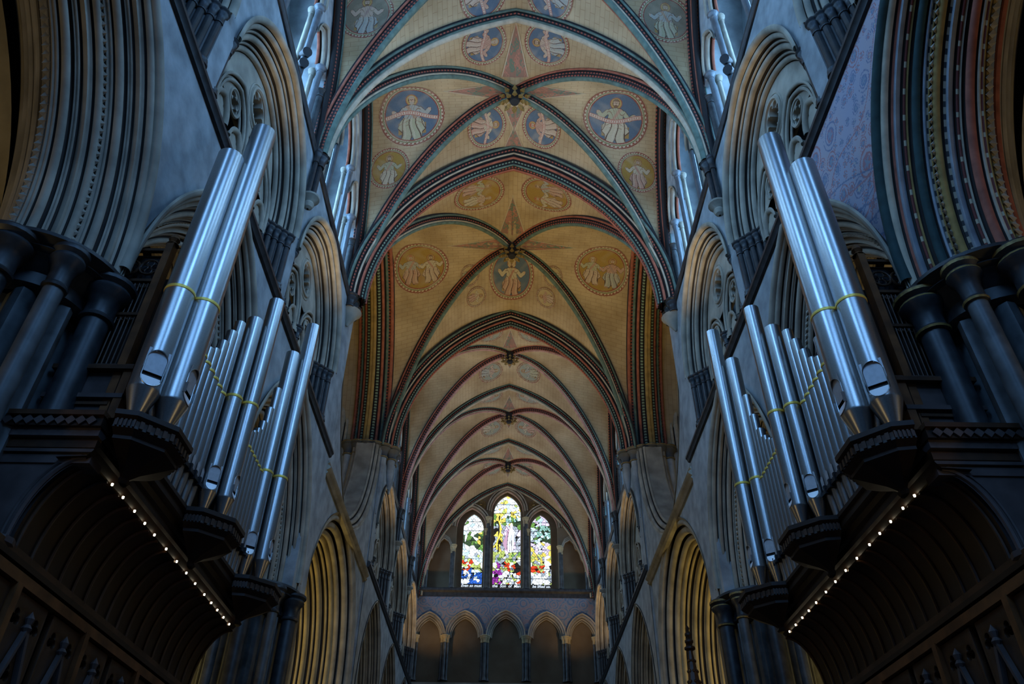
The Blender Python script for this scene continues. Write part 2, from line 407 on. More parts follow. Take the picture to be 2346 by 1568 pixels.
# ---------------- vault ribs
def rib_prof(w_, d_, cols):
    """symmetrical rib profile: half width w_, depth d_; cols = materials from web to crown of rib"""
    a = mould((-w_, -0.06), (-w_ * 0.34, d_ * 0.72), [(0.8, 'f', 'paint_black'), (0.85, 'r', cols[1]), (0.7, 'h', 'paint_black'), (0.6, 'b', cols[2]), (0.6, 'f', 'paint_black'), (0.7, 'b', cols[3])], 1)
    b = mould((-w_ * 0.34, d_ * 0.72), (w_ * 0.34, d_ * 0.72), [(1, 'r', cols[4])], 1)
    c = mould((w_ * 0.34, d_ * 0.72), (w_, -0.06), [(0.7, 'b', cols[5]), (0.6, 'f', 'paint_black'), (0.6, 'b', cols[2]), (0.7, 'h', 'paint_black'), (0.85, 'r', cols[6]), (0.8, 'f', 'paint_black')], 1)
    return join(a, b, c)
RIBW = rib_prof(0.25, 0.38, ['paint_black', 'paint_teal', 'dots_red', 'paint_teal', 'paint_cream', 'dots_green', 'paint_pink'])
RIBD = rib_prof(0.23, 0.36, ['paint_black', 'paint_teal', 'dots_red', 'paint_cream', 'paint_teal', 'dots_red', 'paint_red'])
big = [(0.6, 'f', 'paint_black'), (0.8, 'r', 'paint_teal'), (0.6, 'h', 'paint_black'), (0.5, 'f', 'dots_red'), (0.7, 'h', 'paint_black'), (0.6, 'r', 'paint_cream'), (0.9, 'h', 'paint_black'), (0.8, 'r', 'paint_red'), (0.7, 'h', 'paint_black'), (0.5, 'f', 'dots_green'), (0.5, 'h', 'paint_black')]
RIBW2 = rib_prof(0.17, 0.30, ['paint_black', 'paint_teal', 'dots_red', 'paint_teal', 'paint_cream', 'dots_green', 'paint_pink'])
RIBD2 = rib_prof(0.17, 0.28, ['paint_black', 'paint_teal', 'dots_red', 'paint_cream', 'paint_pink', 'dots_red', 'paint_red'])
BIGRIB = join(mould((-0.62, -0.08), (-0.15, 0.50), big, 1), mould((-0.15, 0.50), (0.15, 0.50), [(0.8, 'r', 'paint_teal'), (0.4, 'h', 'paint_black'), (0.6, 'r', 'dots_red'), (0.4, 'h', 'paint_black'), (0.8, 'r', 'paint_red')], 1), mould((0.15, 0.50), (0.62, -0.08), big[::-1], 1))
PLACE = {1: 'the bay nearest the camera', 2: 'the bay before the crossing', 3: 'the square crossing bay', 4: 'the first bay beyond the crossing', 5: 'the second bay beyond the crossing', 6: 'the last bay by the east window'}
TNAME = {1: None, 2: 'painted transverse rib at the top edge of the photo', 3: 'broad painted crossing arch on the near side of the crossing', 4: 'broad painted crossing arch on the far side of the crossing',
         5: 'thin painted transverse rib first beyond the crossing', 6: 'thin painted transverse rib second beyond the crossing', 7: 'moulded wall arch framing the three east lancets'}
for k in range(2, 8):
    mb = MB(); y = YS[k]; p, m = BIGRIB if k in (3, 4) else (RIBW if k < 4 else RIBW2)
    off = -0.14 if k == 7 else 0
    arch(mb, (0, y + off, ZC), (1, 0, 0), (0, 0, 1), (0, 1, 0), W, RISE, p, m, 44)
    o = mb.build('transverse_rib', org=(0, y, ZC)); tag(o, TNAME[k], 'rib', 'transverse ribs of the vault')
for i in range(1, 7):
    yc = (YS[i] + YS[i + 1]) / 2; hb = (YS[i + 1] - YS[i]) / 2
    for sg in (1, -1):
        pts = []
        for k in range(-34, 35):
            th = TM * (1 - abs(k) / 34); u = math.copysign(um(th), k); pts.append((W * u * sg, yc + hb * u, zth(th) + dome(abs(u), abs(u), DOME[i])))
        B = Vector((-hb, W * sg, 0)).normalized()
        mb = MB(); RD = RIBD if i < 4 else RIBD2; path_sweep(mb, pts, B, RD[0], RD[1], (0, yc, ZC - 3))
        o = mb.build('diagonal_rib', org=(0, yc, ZC))
        tag(o, 'painted diagonal rib in %s, from the near %s corner' % (PLACE[i], 'left' if sg > 0 else 'right'), 'rib', 'diagonal ribs of the vault')
    if i != 3:
        for s in (-1, 1):
            pts = []
            for k in range(-30, 31):
                th = TM * (1 - abs(k) / 30); pts.append((s * W, yc + hb * math.copysign(um(th), k), zth(th)))
            p, m = rib_prof(0.22, 0.26, ['paint_black', 'dots_red', 'paint_black', 'paint_red', 'paint_black', 'dots_red', 'paint_teal'])
            mb = MB(); path_sweep(mb, pts, (1, 0, 0), p, m, (s * W, yc, ZC))
            o = mb.build('wall_rib', org=(s * W, yc, ZC)); tag(o, 'painted wall rib over the %s clerestory in %s' % ('left' if s < 0 else 'right', PLACE[i]), 'rib', 'wall ribs along the clerestory')
    else:
        sp = [(0.5, 'f', 'paint_black'), (1, 'r', 'paint_red'), (0.7, 'h', 'dots_red'), (0.8, 'r', 'paint_teal'), (0.7, 'h', 'paint_black'), (0.8, 'r', 'paint_red'), (0.6, 'h', 'paint_black'), (0.8, 'r', 'dots_green'), (0.6, 'h', 'paint_black'), (1.0, 'r', 'paint_ochre')]
        for s in (-1, 1):
            p, m = join(mould((-0.1, -0.05), (0.75, 0.62), sp, 1), mould((0.75, 0.62), (1.5, 0.0), sp[::-1], 1))
            mb = MB(); arch(mb, (s * W, yc, ZC), (0, 1, 0), (0, 0, 1), (s, 0, 0), hb, RISE, p, m, 44)
            o = mb.build('transept_arch', org=(s * W, yc, ZC)); tag(o, 'tall striped painted arch opening into the %s transept' % ('left' if s < 0 else 'right'), 'arch', 'painted arches into the transepts')

# ---------------- bosses
def boss(y, r, lab):
    t = thing('vault_boss', lab, 'boss', (0, y, H - 0.45), 'carved bosses along the vault crown')
    mb = MB(); mb.lathe((0, y, H - 0.62), [(0.0, 0.0), (r * 0.30, 0.02), (r * 0.34, 0.12), (r * 0.5, 0.3), (r * 0.62, 0.55)], 20, 'paint_black'); mb.build('core', t)
    mb = MB()
    for ring, (rr, zz, n, ls) in enumerate(((0.55, 0.10, 8, 0.36), (0.85, 0.2, 10, 0.34))):
        for k in range(n):
            a = 2 * math.pi * (k + 0.5 * ring) / n; c = Vector((r * rr * math.cos(a), y + r * rr * math.sin(a), H - 0.62 + zz))
            d = Vector((math.cos(a), math.sin(a), -0.1)).normalized(); q = Vector((-math.sin(a), math.cos(a), 0))
            pts = [c - d * r * ls * 0.6, c + q * r * ls * 0.55 - Vector((0, 0, 0.03)), c + d * r * ls * 0.5 - Vector((0, 0, 0.08)), c + d * r * ls * 1.0 + Vector((0, 0, 0.02)), c - q * r * ls * 0.55 - Vector((0, 0, 0.03))]
            m_ = 'gilt_dark'
            n0 = mb.add(pts + [c + Vector((0, 0, 0.10))])
            for f in ((0, 1, 2), (1, 3, 2), (2, 3, 4), (0, 2, 4), (0, 5, 1), (1, 5, 3), (3, 5, 4), (4, 5, 0)): mb.face([n0 + z for z in f], m_)
    mb.build('leaf_ring', t)
for i, lab, r in ((2, 'gilded leafy boss nearest the camera on the vault crown', 0.52), (3, 'gilded boss over the centre of the crossing', 0.52), (4, 'small gilded boss first beyond the crossing', 0.42),
                  (5, 'small gilded boss second beyond the crossing', 0.42), (6, 'small gilded boss nearest the east window', 0.42), (1, 'gilded boss just above the top of the photo', 0.5)):
    boss((YS[i] + YS[i + 1]) / 2, r, lab)

# ---------------- capitals and shafts
def cap_prof(r, h, m='purbeck', g=None):
    g = g or m
    return [(r, 0, m), (r * 1.25, 0.02 * h, g), (r * 1.3, 0.07 * h, m), (r * 1.1, 0.13 * h, m), (r * 1.08, 0.40 * h, m), (r * 1.3, 0.55 * h, m), (r * 1.7, 0.66 * h, m), (r * 1.78, 0.72 * h, g), (r * 1.7, 0.77 * h, m), (r * 1.62, 0.80 * h, m), (r * 1.95, 0.88 * h, g), (r * 1.97, 0.95 * h, m), (r * 1.85, 1.0 * h, m), (0.0, 1.0 * h, m)]
def shaft_cap(mb, x, y, z0, z1, r, ch, m='purbeck', cm=None, n=14, base=True, g=None):
    pr = [(r, z0 + (0.25 if base else 0)), (r, z1 - ch)]
    if base: pr = [(r * 1.9, z0), (r * 1.9, z0 + 0.06), (r * 1.5, z0 + 0.10), (r * 1.6, z0 + 0.16), (r * 1.1, z0 + 0.22)] + pr
    mb.lathe((x, y, 0), pr, n, m)
    mb.lathe((x, y, z1 - ch), cap_prof(r, ch, cm or m, g), n, cm or m)

def pier(s, y, lab, ring=True):
    x = s * 6.22; t = thing('clustered_pier', lab, 'pier', (x, y, -EYE), 'clustered marble piers of the choir')
    mb = MB(); N = 48; rows = []
    for z, k in ((-EYE + 0.3, 1), (6.2, 1)): rows.append([(x + k * (0.62 + 0.10 * math.cos(8 * a + math.pi)) * math.cos(a), y + k * (0.62 + 0.10 * math.cos(8 * a + math.pi)) * math.sin(a), z) for a in [2 * math.pi * j / N for j in range(N)]])
    mb.grid(rows, 'purbeck_grey', closed=True); mb.build('core', t)
    mb = MB(); mb.lathe((x, y, -EYE), [(1.35, 0), (1.35, 0.18), (1.2, 0.24), (1.15, 0.3), (0, 0.3)], 32, 'purbeck'); mb.build('base', t)
    mb = MB()
    mb.lathe((x, y, 6.2), [(0.62, 0), (0.75, 0.06), (0.66, 0.12), (0.66, 0.3), (0.85, 0.48), (0.95, 0.5), (0.9, 0.56), (1.05, 0.62), (1.04, 0.68), (0, 0.68)], 40, 'purbeck'); mb.build('capital', t)
    for k in range(8):
        a = math.pi * (k + 0.5) / 4 if False else math.pi * k / 4; r = 0.17 if k % 2 == 0 else 0.12; px, py = x + 0.86 * math.cos(a), y + 0.86 * math.sin(a)
        mb = MB(); mb.lathe((px, py, 0), [(r * 1.7, -EYE + 0.3), (r * 1.7, -EYE + 0.4), (r * 1.1, -EYE + 0.5), (r, -EYE + 0.55), (r, 2.6), (r * 1.25, 2.63), (r * 1.3, 2.70), (r * 1.25, 2.77), (r, 2.8), (r, 6.2)], 18, 'purbeck_grey' if k % 2 else 'purbeck'); sh = mb.build('shaft', t)
        mb = MB(); mb.lathe((px, py, 6.18), cap_prof(r, 0.64, 'purbeck', 'gilt_dark' if s > 0 else 'purbeck'), 20, 'purbeck'); mb.build('shaft_capital', sh)
PIERS = [(1, 'beside the near end of the organ'), (2, 'behind the middle of the organ'), (3, 'at the far end of the organ before the transept')]
for s in (-1, 1):
    pier(s, 2.0, 'dark clustered marble pier at the %s edge of the photo' % ('left' if s < 0 else 'right'))
    for k, w_ in PIERS: pier(s, YS[k] + (0.15 if k == 3 else 0.05), 'dark clustered marble pier %s, %s side' % (w_, 'left' if s < 0 else 'right'))

# ---------------- arcade arches
SP = 6.82; AH = 4.28
def arcade_spec(pal):
    a = pal
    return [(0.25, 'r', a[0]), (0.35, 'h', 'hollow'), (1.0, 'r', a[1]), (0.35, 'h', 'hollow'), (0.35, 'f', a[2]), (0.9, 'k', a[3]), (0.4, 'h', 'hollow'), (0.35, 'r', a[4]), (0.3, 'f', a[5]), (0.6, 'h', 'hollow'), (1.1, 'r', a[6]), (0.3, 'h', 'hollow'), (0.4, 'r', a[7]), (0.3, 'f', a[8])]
ST = ['stone'] * 9
COL = ['paint_cream', 'paint_cream', 'paint_red', 'shaft_light', 'dots_cream', 'paint_ochre', 'paint_green_dark', 'shaft_light', 'dots_black']
COL2 = ['paint_ochre', 'paint_ochre', 'dots_black', 'shaft_light', 'dots_cream', 'paint_cream', 'paint_red', 'paint_cream', 'dots_cream']
def dogtooth(mb, line, B, prof_pt, inside, step, sz, m='stone'):
    """small four-leaved pyramids set in a hollow of the arch; line = arch centre line pts at profile point"""
    L = 0
    for i in range(len(line) - 1):
        a, b = Vector(line[i]), Vector(line[i + 1]); ln = (b - a).length; t = (b - a) / ln; nrm = (Vector(inside) - a).normalized()
        while L < ln:
            p = a + t * L; q = Vector(B)
            n0 = mb.add([p - t * sz, p + q * sz, p + t * sz, p - q * sz, p + nrm * sz * 0.9 - q * sz * 0.9])
            for f in ((0, 1, 4), (1, 2, 4), (2, 3, 4), (3, 0, 4)): mb.face([n0 + z for z in f], m)
            L += step
        L -= ln
for s in (-1, 1):
    side = 'left' if s < 0 else 'right'
    for i in (0, 1, 2, 4, 5, 6):
        yc = (YS[i] + YS[i + 1]) / 2; hb = (YS[i + 1] - YS[i]) / 2
        pal = COL if (s > 0 and i == 0) else ST; pal2 = COL2 if (s > 0 and i == 0) else ST
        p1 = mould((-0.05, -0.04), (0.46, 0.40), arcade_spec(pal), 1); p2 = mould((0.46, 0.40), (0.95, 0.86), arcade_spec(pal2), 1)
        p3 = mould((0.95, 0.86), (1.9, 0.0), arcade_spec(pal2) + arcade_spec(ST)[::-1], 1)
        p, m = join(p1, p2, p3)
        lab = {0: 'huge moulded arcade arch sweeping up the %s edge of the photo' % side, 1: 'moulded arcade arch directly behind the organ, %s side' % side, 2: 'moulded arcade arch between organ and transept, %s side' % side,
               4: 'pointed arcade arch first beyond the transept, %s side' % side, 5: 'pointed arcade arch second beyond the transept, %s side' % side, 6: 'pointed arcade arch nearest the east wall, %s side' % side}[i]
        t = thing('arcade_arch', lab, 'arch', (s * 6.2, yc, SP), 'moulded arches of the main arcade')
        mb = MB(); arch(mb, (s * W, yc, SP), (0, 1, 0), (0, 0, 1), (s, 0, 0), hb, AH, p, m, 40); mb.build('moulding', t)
        if i < 3:
            for (a_, d_), sz in (((0.49, 0.45), 0.06), ((1.05, 0.84), 0.06)):
                ln = [r[0] for r in arch_rows((s * W, yc, SP), (0, 1, 0), (0, 0, 1), (s, 0, 0), hb, AH, [(a_, d_)], 40)]
                mb = MB(); dogtooth(mb, ln, (1, 0, 0), None, (s * 5.3, yc, SP), 0.115, sz, 'stone'); o = mb.build('dogtooth', t, smooth=0)
            mb = MB(); ln = arch_line((s * (W - 0.03), yc, SP + 0.25), (0, 1, 0), (0, 0, 1), hb + 0.01, AH - 0.22, 40); path_sweep(mb, ln, (s, 0, 0), *mould((-0.06, -0.03), (0.05, 0.06), [(1, 'r', 'paint_green_dark' if (s > 0 and i == 0) else 'stone')], 1), (s * W, yc, SP)); mb.build('hood_mould', t)

# ---------------- triforium arches
TS, TH, TSP = 2.55, 2.78, 13.32
def plate(name, outer, holes, thick, bev, place, m, parent):
    """flat stone plate with pierced openings; place((u, v, w)) -> world"""
    cu = bpy.data.curves.new('tmp', 'CURVE'); cu.dimensions = '2D'; cu.fill_mode = 'BOTH'; cu.extrude = thick / 2; cu.bevel_depth = bev; cu.bevel_resolution = 1; cu.offset = -bev * 0.5
    for lp in [outer] + holes:
        sp = cu.splines.new('POLY'); sp.points.add(len(lp) - 1)
        for k, q in enumerate(lp): sp.points[k].co = (q[0], q[1], 0, 1)
        sp.use_cyclic_u = True
    ob = bpy.data.objects.new('tmp', cu); C.objects.link(ob); dg = bpy.context.evaluated_depsgraph_get(); dg.update()
    me = bpy.data.meshes.new_from_object(ob.evaluated_get(dg)); bpy.data.objects.remove(ob)
    mb = MB(); mb.v = [place(v.co) for v in me.vertices]
    for f in me.polygons: mb.face(list(f.vertices), m)
    bpy.data.meshes.remove(me)
    if parent is None: return mb
    return mb.build(name, parent)
def foil(cx, cy, r, n, lobe=0.5, rot=0.0, K=8):
    """multifoil outline"""
    out = []; rc = r * (1 - lobe * 0.55); lr = r - rc + r * 0.06
    for k in range(n):
        a0 = rot + 2 * math.pi * k / n
        for j in range(K + 1):
            b = a0 + (j / K - 0.5) * math.pi * 1.25
            out.append((cx + rc * math.cos(a0) + lr * math.cos(b), cy + rc * math.sin(a0) + lr * math.sin(b)))
    return out
def arch_outline(cx, z0, s, h, zb, N=10):
    R = (s * s + h * h) / (2 * s); c = R - s; tm = math.acos(c / R)
    r = [(cx + R * math.cos(tm * k / N) - c, z0 + R * math.sin(tm * k / N)) for k in range(N + 1)]
    l = [(2 * cx - p[0], p[1]) for p in r[:-1]][::-1]
    return [(cx + s, zb)] + r + l + [(cx - s, zb)]
def trefoil_head(cx, z0, s, h, zb):
    """cusped arch head"""
    o = arch_outline(cx, z0, s, h, zb, 12); out = []
    n = len(o)
    for k, (x, z) in enumerate(o):
        f = 0
        if z > z0: 
            t = (k - 1) / (n - 3); f = 0.24 * s * abs(math.sin(3 * math.pi * t)) ** 0.5
            f = 0.26 * s * (1 - abs(math.sin(3 * math.pi * t)))
            if t < 0.04 or t > 0.96: f = 0
            dx, dz = cx - x, z0 - z + 0.15; l_ = math.hypot(dx, dz) or 1; x += dx / l_ * f; z += dz / l_ * f
        out.append((x, z))
    return out
def ring(mb, place, cx, cy, r, tr, m='stone', n=32):
    mb.tube([place((cx + r * math.cos(2 * math.pi * k / n), cy + r * math.sin(2 * math.pi * k / n), 0)) for k in range(n + 1)], tr, 6, m, caps=False)
XT = 5.95
def triforium(s, i):
    side = 'left' if s < 0 else 'right'; yc = (YS[i] + YS[i + 1]) / 2 + (0.1 if i == 1 else (-0.05 if i == 2 else 0))
    lab = {0: 'triforium arch cut by the top corner of the photo, %s side', 1: 'deep moulded triforium arch with tracery above the near half of the organ, %s side', 2: 'deep moulded triforium arch with tracery before the transept, %s side', 4: 'triforium arch first beyond the transept, %s side', 5: 'triforium arch second beyond the transept, %s side', 6: 'triforium arch nearest the east wall, %s side'}[i] % side
    t = thing('triforium_arch', lab, 'arch', (s * W, yc, ZT + 0.15), 'triforium arches')
    g = 'stone'
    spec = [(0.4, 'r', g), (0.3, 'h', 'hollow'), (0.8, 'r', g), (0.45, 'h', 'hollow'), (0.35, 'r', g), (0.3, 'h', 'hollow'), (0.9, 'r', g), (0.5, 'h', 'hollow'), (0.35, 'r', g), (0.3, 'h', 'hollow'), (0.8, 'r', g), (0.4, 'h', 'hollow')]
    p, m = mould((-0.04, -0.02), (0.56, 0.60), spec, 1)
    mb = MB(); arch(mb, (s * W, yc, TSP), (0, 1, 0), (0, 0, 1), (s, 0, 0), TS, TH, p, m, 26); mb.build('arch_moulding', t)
    # hood
    mb = MB(); path_sweep(mb, arch_line((s * (W - 0.03), yc, TSP), (0, 1, 0), (0, 0, 1), TS + 0.05, TH + 0.06, 26), (s, 0, 0), *mould((-0.06, -0.04), (0.06, 0.06), [(1, 'r', g)], 1), (s * W, yc, TSP)); mb.build('hood_mould', t)
    pl = lambda q: (s * (XT + q[2]), yc + q[0], q[1])
    outer = arch_outline(0, TSP, 1.92, 2.28, 12.75, 16)
    holes = [foil(0, 14.72, 0.42, 8, 0.45)]
    for c_ in (-0.97, 0.97):
        holes.append(foil(c_, 13.62, 0.24, 4, 0.9, math.pi / 4))
    # notches of the four lights cut in the lower edge
    low = []
    for c_ in (-1.43, -0.51, 0.51, 1.43):
        hd = trefoil_head(c_, 12.72, 0.33, 0.48, 12.6); low += [(min(q[0], 9), max(q[1], 12.6)) for q in hd[::-1]]
    o2 = [q for q in arch_outline(0, TSP, 1.92, 2.28, 12.6, 16)]
    loop = o2 + low
    plate('tracery', loop, holes, 0.22, 0.02, pl, g, t)
    mb = MB(); ring(mb, lambda q: pl((q[0], q[1], -0.14)), 0, 14.72, 0.50, 0.05); ring(mb, lambda q: pl((q[0], q[1], -0.12)), 0, 14.72, 0.60, 0.035)
    for c_ in (-0.97, 0.97):
        for rr, w_ in ((0.90, -0.16), (0.78, -0.13)):
            pa, ma = mould((w_ - 0.07, 0), (w_ + 0.05, 0.12), [(1, 'r', g), (0.5, 'h', 'hollow'), (0.7, 'r', g)], 1)
            path_sweep(mb, arch_line((s * XT, yc + c_, 13.0), (0, 1, 0), (0, 0, 1), rr, rr * 1.38, 14, 0.3), (s, 0, 0), pa, ma, (s * XT, yc + c_, 13.0))
        ring(mb, lambda q: pl((q[0], q[1], -0.13)), c_, 13.62, 0.29, 0.035)
        for d_ in (-0.46, 0.46):
            path_sweep(mb, arch_line((s * XT, yc + c_ + d_, 12.72), (0, 1, 0), (0, 0, 1), 0.40, 0.56, 10), (s, 0, 0), *mould((-0.2, 0), (-0.1, 0.08), [(1, 'r', g)], 1), (s * XT, yc + c_ + d_, 12.6))
    mb.build('tracery_moulding', t)
    # shafts: jamb clusters of four, central cluster and single mullions
    base = ZT + 0.25
    def sh(dx, dy, r, top=TSP, ch=0.42):
        mb = MB(); shaft_cap(mb, s * (W + dx), yc + dy, base, top, r, ch, 'purbeck', n=12); return mb.build('shaft', t)
    for e in (-1, 1):
        for k in range(5): sh(0.08 + 0.115 * k, e * (TS - 0.04 - 0.125 * k), 0.072)
        sh(XT - W, e * 0.97, 0.06, 12.78, 0.34)
        sh(XT - W, e * 1.88, 0.06, 12.78, 0.34)
    for k, (dx, dy) in enumerate(((0.42, 0), (0.56, -0.14), (0.56, 0.14), (0.76, 0))): sh(dx, dy, 0.075, 12.95 if k < 3 else 12.78, 0.40)
for s in (-1, 1):
    for i in (0, 1, 2, 4, 5, 6): triforium(s, i)

# ---------------- side walls: plaster faces, strings, piers between bays
for s in (-1, 1):
    side = 'left' if s < 0 else 'right'; mb = MB(); X = s * W
    for i in (0, 1, 2, 4, 5, 6):
        yc = (YS[i] + YS[i + 1]) / 2; hb = (YS[i + 1] - YS[i]) / 2
        ln = arch_line((X, yc, SP), (0, 1, 0), (0, 0, 1), hb, AH, 40)
        mb.grid([[q, (q[0], q[1], ZT + 0.05)] for q in ln], 'plaster')
        oc = yc + (0.1 if i == 1 else (-0.05 if i == 2 else 0))
        ln = arch_line((X, oc, TSP), (0, 1, 0), (0, 0, 1), TS, TH, 26, jamb=TSP - ZT)
        mb.grid([[q, (q[0], q[1], ZC + 0.1)] for q in ln[1:-1]], 'plaster')
        for e, yy in ((1, YS[i + 1]), (-1, YS[i])):
            mb.quad((X, oc + e * TS, ZT), (X, yy, ZT), (X, yy, ZC + 0.1), (X, oc + e * TS, ZC + 0.1), 'plaster')
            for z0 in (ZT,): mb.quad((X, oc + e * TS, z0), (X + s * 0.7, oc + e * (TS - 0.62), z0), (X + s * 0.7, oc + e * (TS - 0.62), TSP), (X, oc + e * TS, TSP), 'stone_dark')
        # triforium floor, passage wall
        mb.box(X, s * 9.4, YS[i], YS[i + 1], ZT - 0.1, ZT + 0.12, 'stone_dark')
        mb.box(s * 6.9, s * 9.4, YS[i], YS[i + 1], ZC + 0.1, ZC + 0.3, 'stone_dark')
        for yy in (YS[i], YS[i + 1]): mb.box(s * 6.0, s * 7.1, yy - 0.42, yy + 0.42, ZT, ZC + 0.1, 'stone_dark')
    # crossing piers
    for yy, y0, y1 in ((18.8, 18.8, 19.75), (28.4, 27.95, 28.4)):
        mb.quad((X, y0, SP), (X, y1, SP), (X, y1, ZC + 0.2), (X, y0, ZC + 0.2), 'plaster')
    mb.box(s * (W + 0.02), s * 7.2, 18.5, 19.75, SP, ZC - 0.1, 'plaster')
    mb.box(s * (W + 0.02), s * 7.4, 27.95, 29.0, -EYE, ZC - 0.1, 'plaster')
    mb.box(s * (W + 0.02), s * 7.2, 28.4, 28.8, ZC - 0.1, H, 'plaster')
    mb.box(s * 7.0, s * 14, 28.4, 28.7, 11.6, 25, 'plaster'); mb.box(s * 7.0, s * 14, 18.4, 18.7, 11.3, 25, 'plaster')
    mb.box(s * 14, s * 14.3, 18.4, 28.7, -EYE, 25, 'plaster')
    o = mb.build('wall_' + side, smooth=0); tag(o, kind='structure')
    # clerestory outer wall with three lancets per bay
    for i in (0, 1, 2, 4, 5, 6):
        yc = (YS[i] + YS[i + 1]) / 2; hb = (YS[i + 1] - YS[i]) / 2; pl = lambda q: (s * (6.95 + q[2]), yc + q[0], q[1])
        th = [TM * (k / 20) for k in range(21)]; r = [(um(a) * hb, zth(a)) for a in th]
        outer = [(hb, ZC)] + r + [(-a, b) for a, b in r[:-1]][::-1] + [(-hb, ZC)]
        holes = [arch_outline(0, 20.9, 0.62, 1.3, 17.3), arch_outline(-1.55, 19.6, 0.5, 1.0, 17.3), arch_outline(1.55, 19.6, 0.5, 1.0, 17.3)]
        mb = plate(None, outer, holes, 0.3, 0.02, pl, 'plaster', None); o = mb.build('wall_clerestory'); tag(o, kind='structure')
        wn = thing('window_%d' % (i + 1), None, None, (s * 6.95, yc, 17.3), kind='structure')
        for cx, z0, s_, h_ in ((0, 20.9, 0.62, 1.3), (-1.55, 19.6, 0.5, 1.0), (1.55, 19.6, 0.5, 1.0)):
            ol = arch_outline(cx, z0, s_, h_, 17.3); mb = MB(); n = mb.add([pl((a, b, 0.1)) for a, b in ol]); mb.face(range(n, n + len(ol)), 'pane_sky' if i < 3 else 'pane_sky_far'); mb.build('pane', wn, smooth=0)
            mb = MB()
            for k in range(1, 12):
                z = 17.3 + k * 0.42
                if z < z0 + h_ * 0.7: mb.box(s * 6.98, s * 7.02, yc + cx - s_, yc + cx + s_, z, z + 0.03, 'iron')
            mb.box(s * 6.98, s * 7.02, yc + cx - 0.015, yc + cx + 0.015, 17.3, z0 + h_ * 0.9, 'iron'); mb.build('glazing_bar', wn, smooth=0)
    # string courses
    for z, nm, y0, y1 in ((ZT, 'trim_1', 0, 19.75), (ZT, 'trim_2', 27.95, 45.4), (ZC, 'trim_3', 2.0, 19.3), (ZC, 'trim_4', 28.0, 45.4)):
        d = 0.12 if z == ZT else 0.09
        mb = MB(); pr = [(0, -0.15), (d * 0.5, -0.13), (d * 0.75, -0.05), (d, -0.02), (d, 0.05), (d * 0.6, 0.09), (0, 0.10)]
        mb.grid([[(X - s * a, yy, z + b) for a, b in pr] for yy in (y0, y1)], 'purbeck'); n = mb.add([(X - s * a, y1, z + b) for a, b in pr]); mb.face(range(n, n + len(pr)), 'purbeck')
        n = mb.add([(X - s * a, y0, z + b) for a, b in pr]); mb.face(range(n, n + len(pr)), 'purbeck')
        o = mb.build(nm); tag(o, kind='structure')

# ---------------- clerestory screens: slender shafts and stepped arches in front of the passage
def clerestory(s, i):
    side = 'left' if s < 0 else 'right'; yc = (YS[i] + YS[i + 1]) / 2; hb = (YS[i + 1] - YS[i]) / 2
    lab = {1: 'clerestory screen of tall slender shafts at the top %s of the photo', 2: 'clerestory screen of tall slender shafts before the crossing, %s side', 4: 'clerestory screen first beyond the crossing, %s side', 5: 'clerestory screen second beyond the crossing, %s side', 6: 'clerestory screen nearest the east wall, %s side'}[i] % side
    t = thing('clerestory_screen', lab, 'screen', (s * 5.5, yc, ZC + 0.1), 'clerestory screens')
    g = 'shaft_blue'
    def one(dx, dy, top, r=0.085, m=g):
        mb = MB(); shaft_cap(mb, s * (5.55 + dx), yc + dy, ZC + 0.1, top, r, 0.26, m, m, 12); mb.build('shaft', t)
    for e in (-1, 1):
        one(0, e * 0.88, 20.75); one(0.22, e * 0.95, 20.75, 0.07, 'stone'); one(0.0, e * 2.05, 19.6); one(0.25, e * 2.15, 19.6, 0.07, 'stone'); one(-0.05, e * (hb - 0.36), 18.9, 0.10, 'purbeck_grey')
    sp = [(0.5, 'r', 'stone'), (0.4, 'h', 'hollow'), (0.7, 'r', 'stone'), (0.4, 'h', 'hollow'), (0.5, 'r', 'paint_red')]
    mb = MB(); p, m = mould((-0.12, 0.0), (0.22, 0.17), sp, 1)
    arch(mb, (s * 5.5, yc, 20.75), (0, 1, 0), (0, 0, 1), (s, 0, 0), 0.98, 1.75, p, m, 14)
    for e in (-1, 1): arch(mb, (s * 5.5, yc + e * 1.50, 19.6), (0, 1, 0), (0, 0, 1), (s, 0, 0), 0.62, 1.15, p, m, 10)
    mb.build('arch_moulding', t)
    # pierced upper wall of the screen
    th = [TM * (k / 20) for k in range(1, 21)]; r = [(um(a) * hb, zth(a)) for a in th]
    lo = [q for q in arch_outline(-1.50, 19.6, 0.60, 1.12, 19.5)][::-1] + arch_outline(0, 20.75, 0.92, 1.68, 19.5)[::-1] + arch_outline(1.50, 19.6, 0.60, 1.12, 19.5)[::-1]
    zst = [q for q in r if q[1] > 19.5]
    outer = [(zst[0][0], 19.5)] + zst + [(-a, b) for a, b in zst[:-1]][::-1] + [(-zst[0][0], 19.5)]
    plate('upper_wall', outer + lo, [], 0.2, 0.01, lambda q: (s * (5.55 + q[2]), yc + q[0], q[1]), 'plaster', t)
for s in (-1, 1):
    for i in (1, 2, 4, 5, 6): clerestory(s, i)

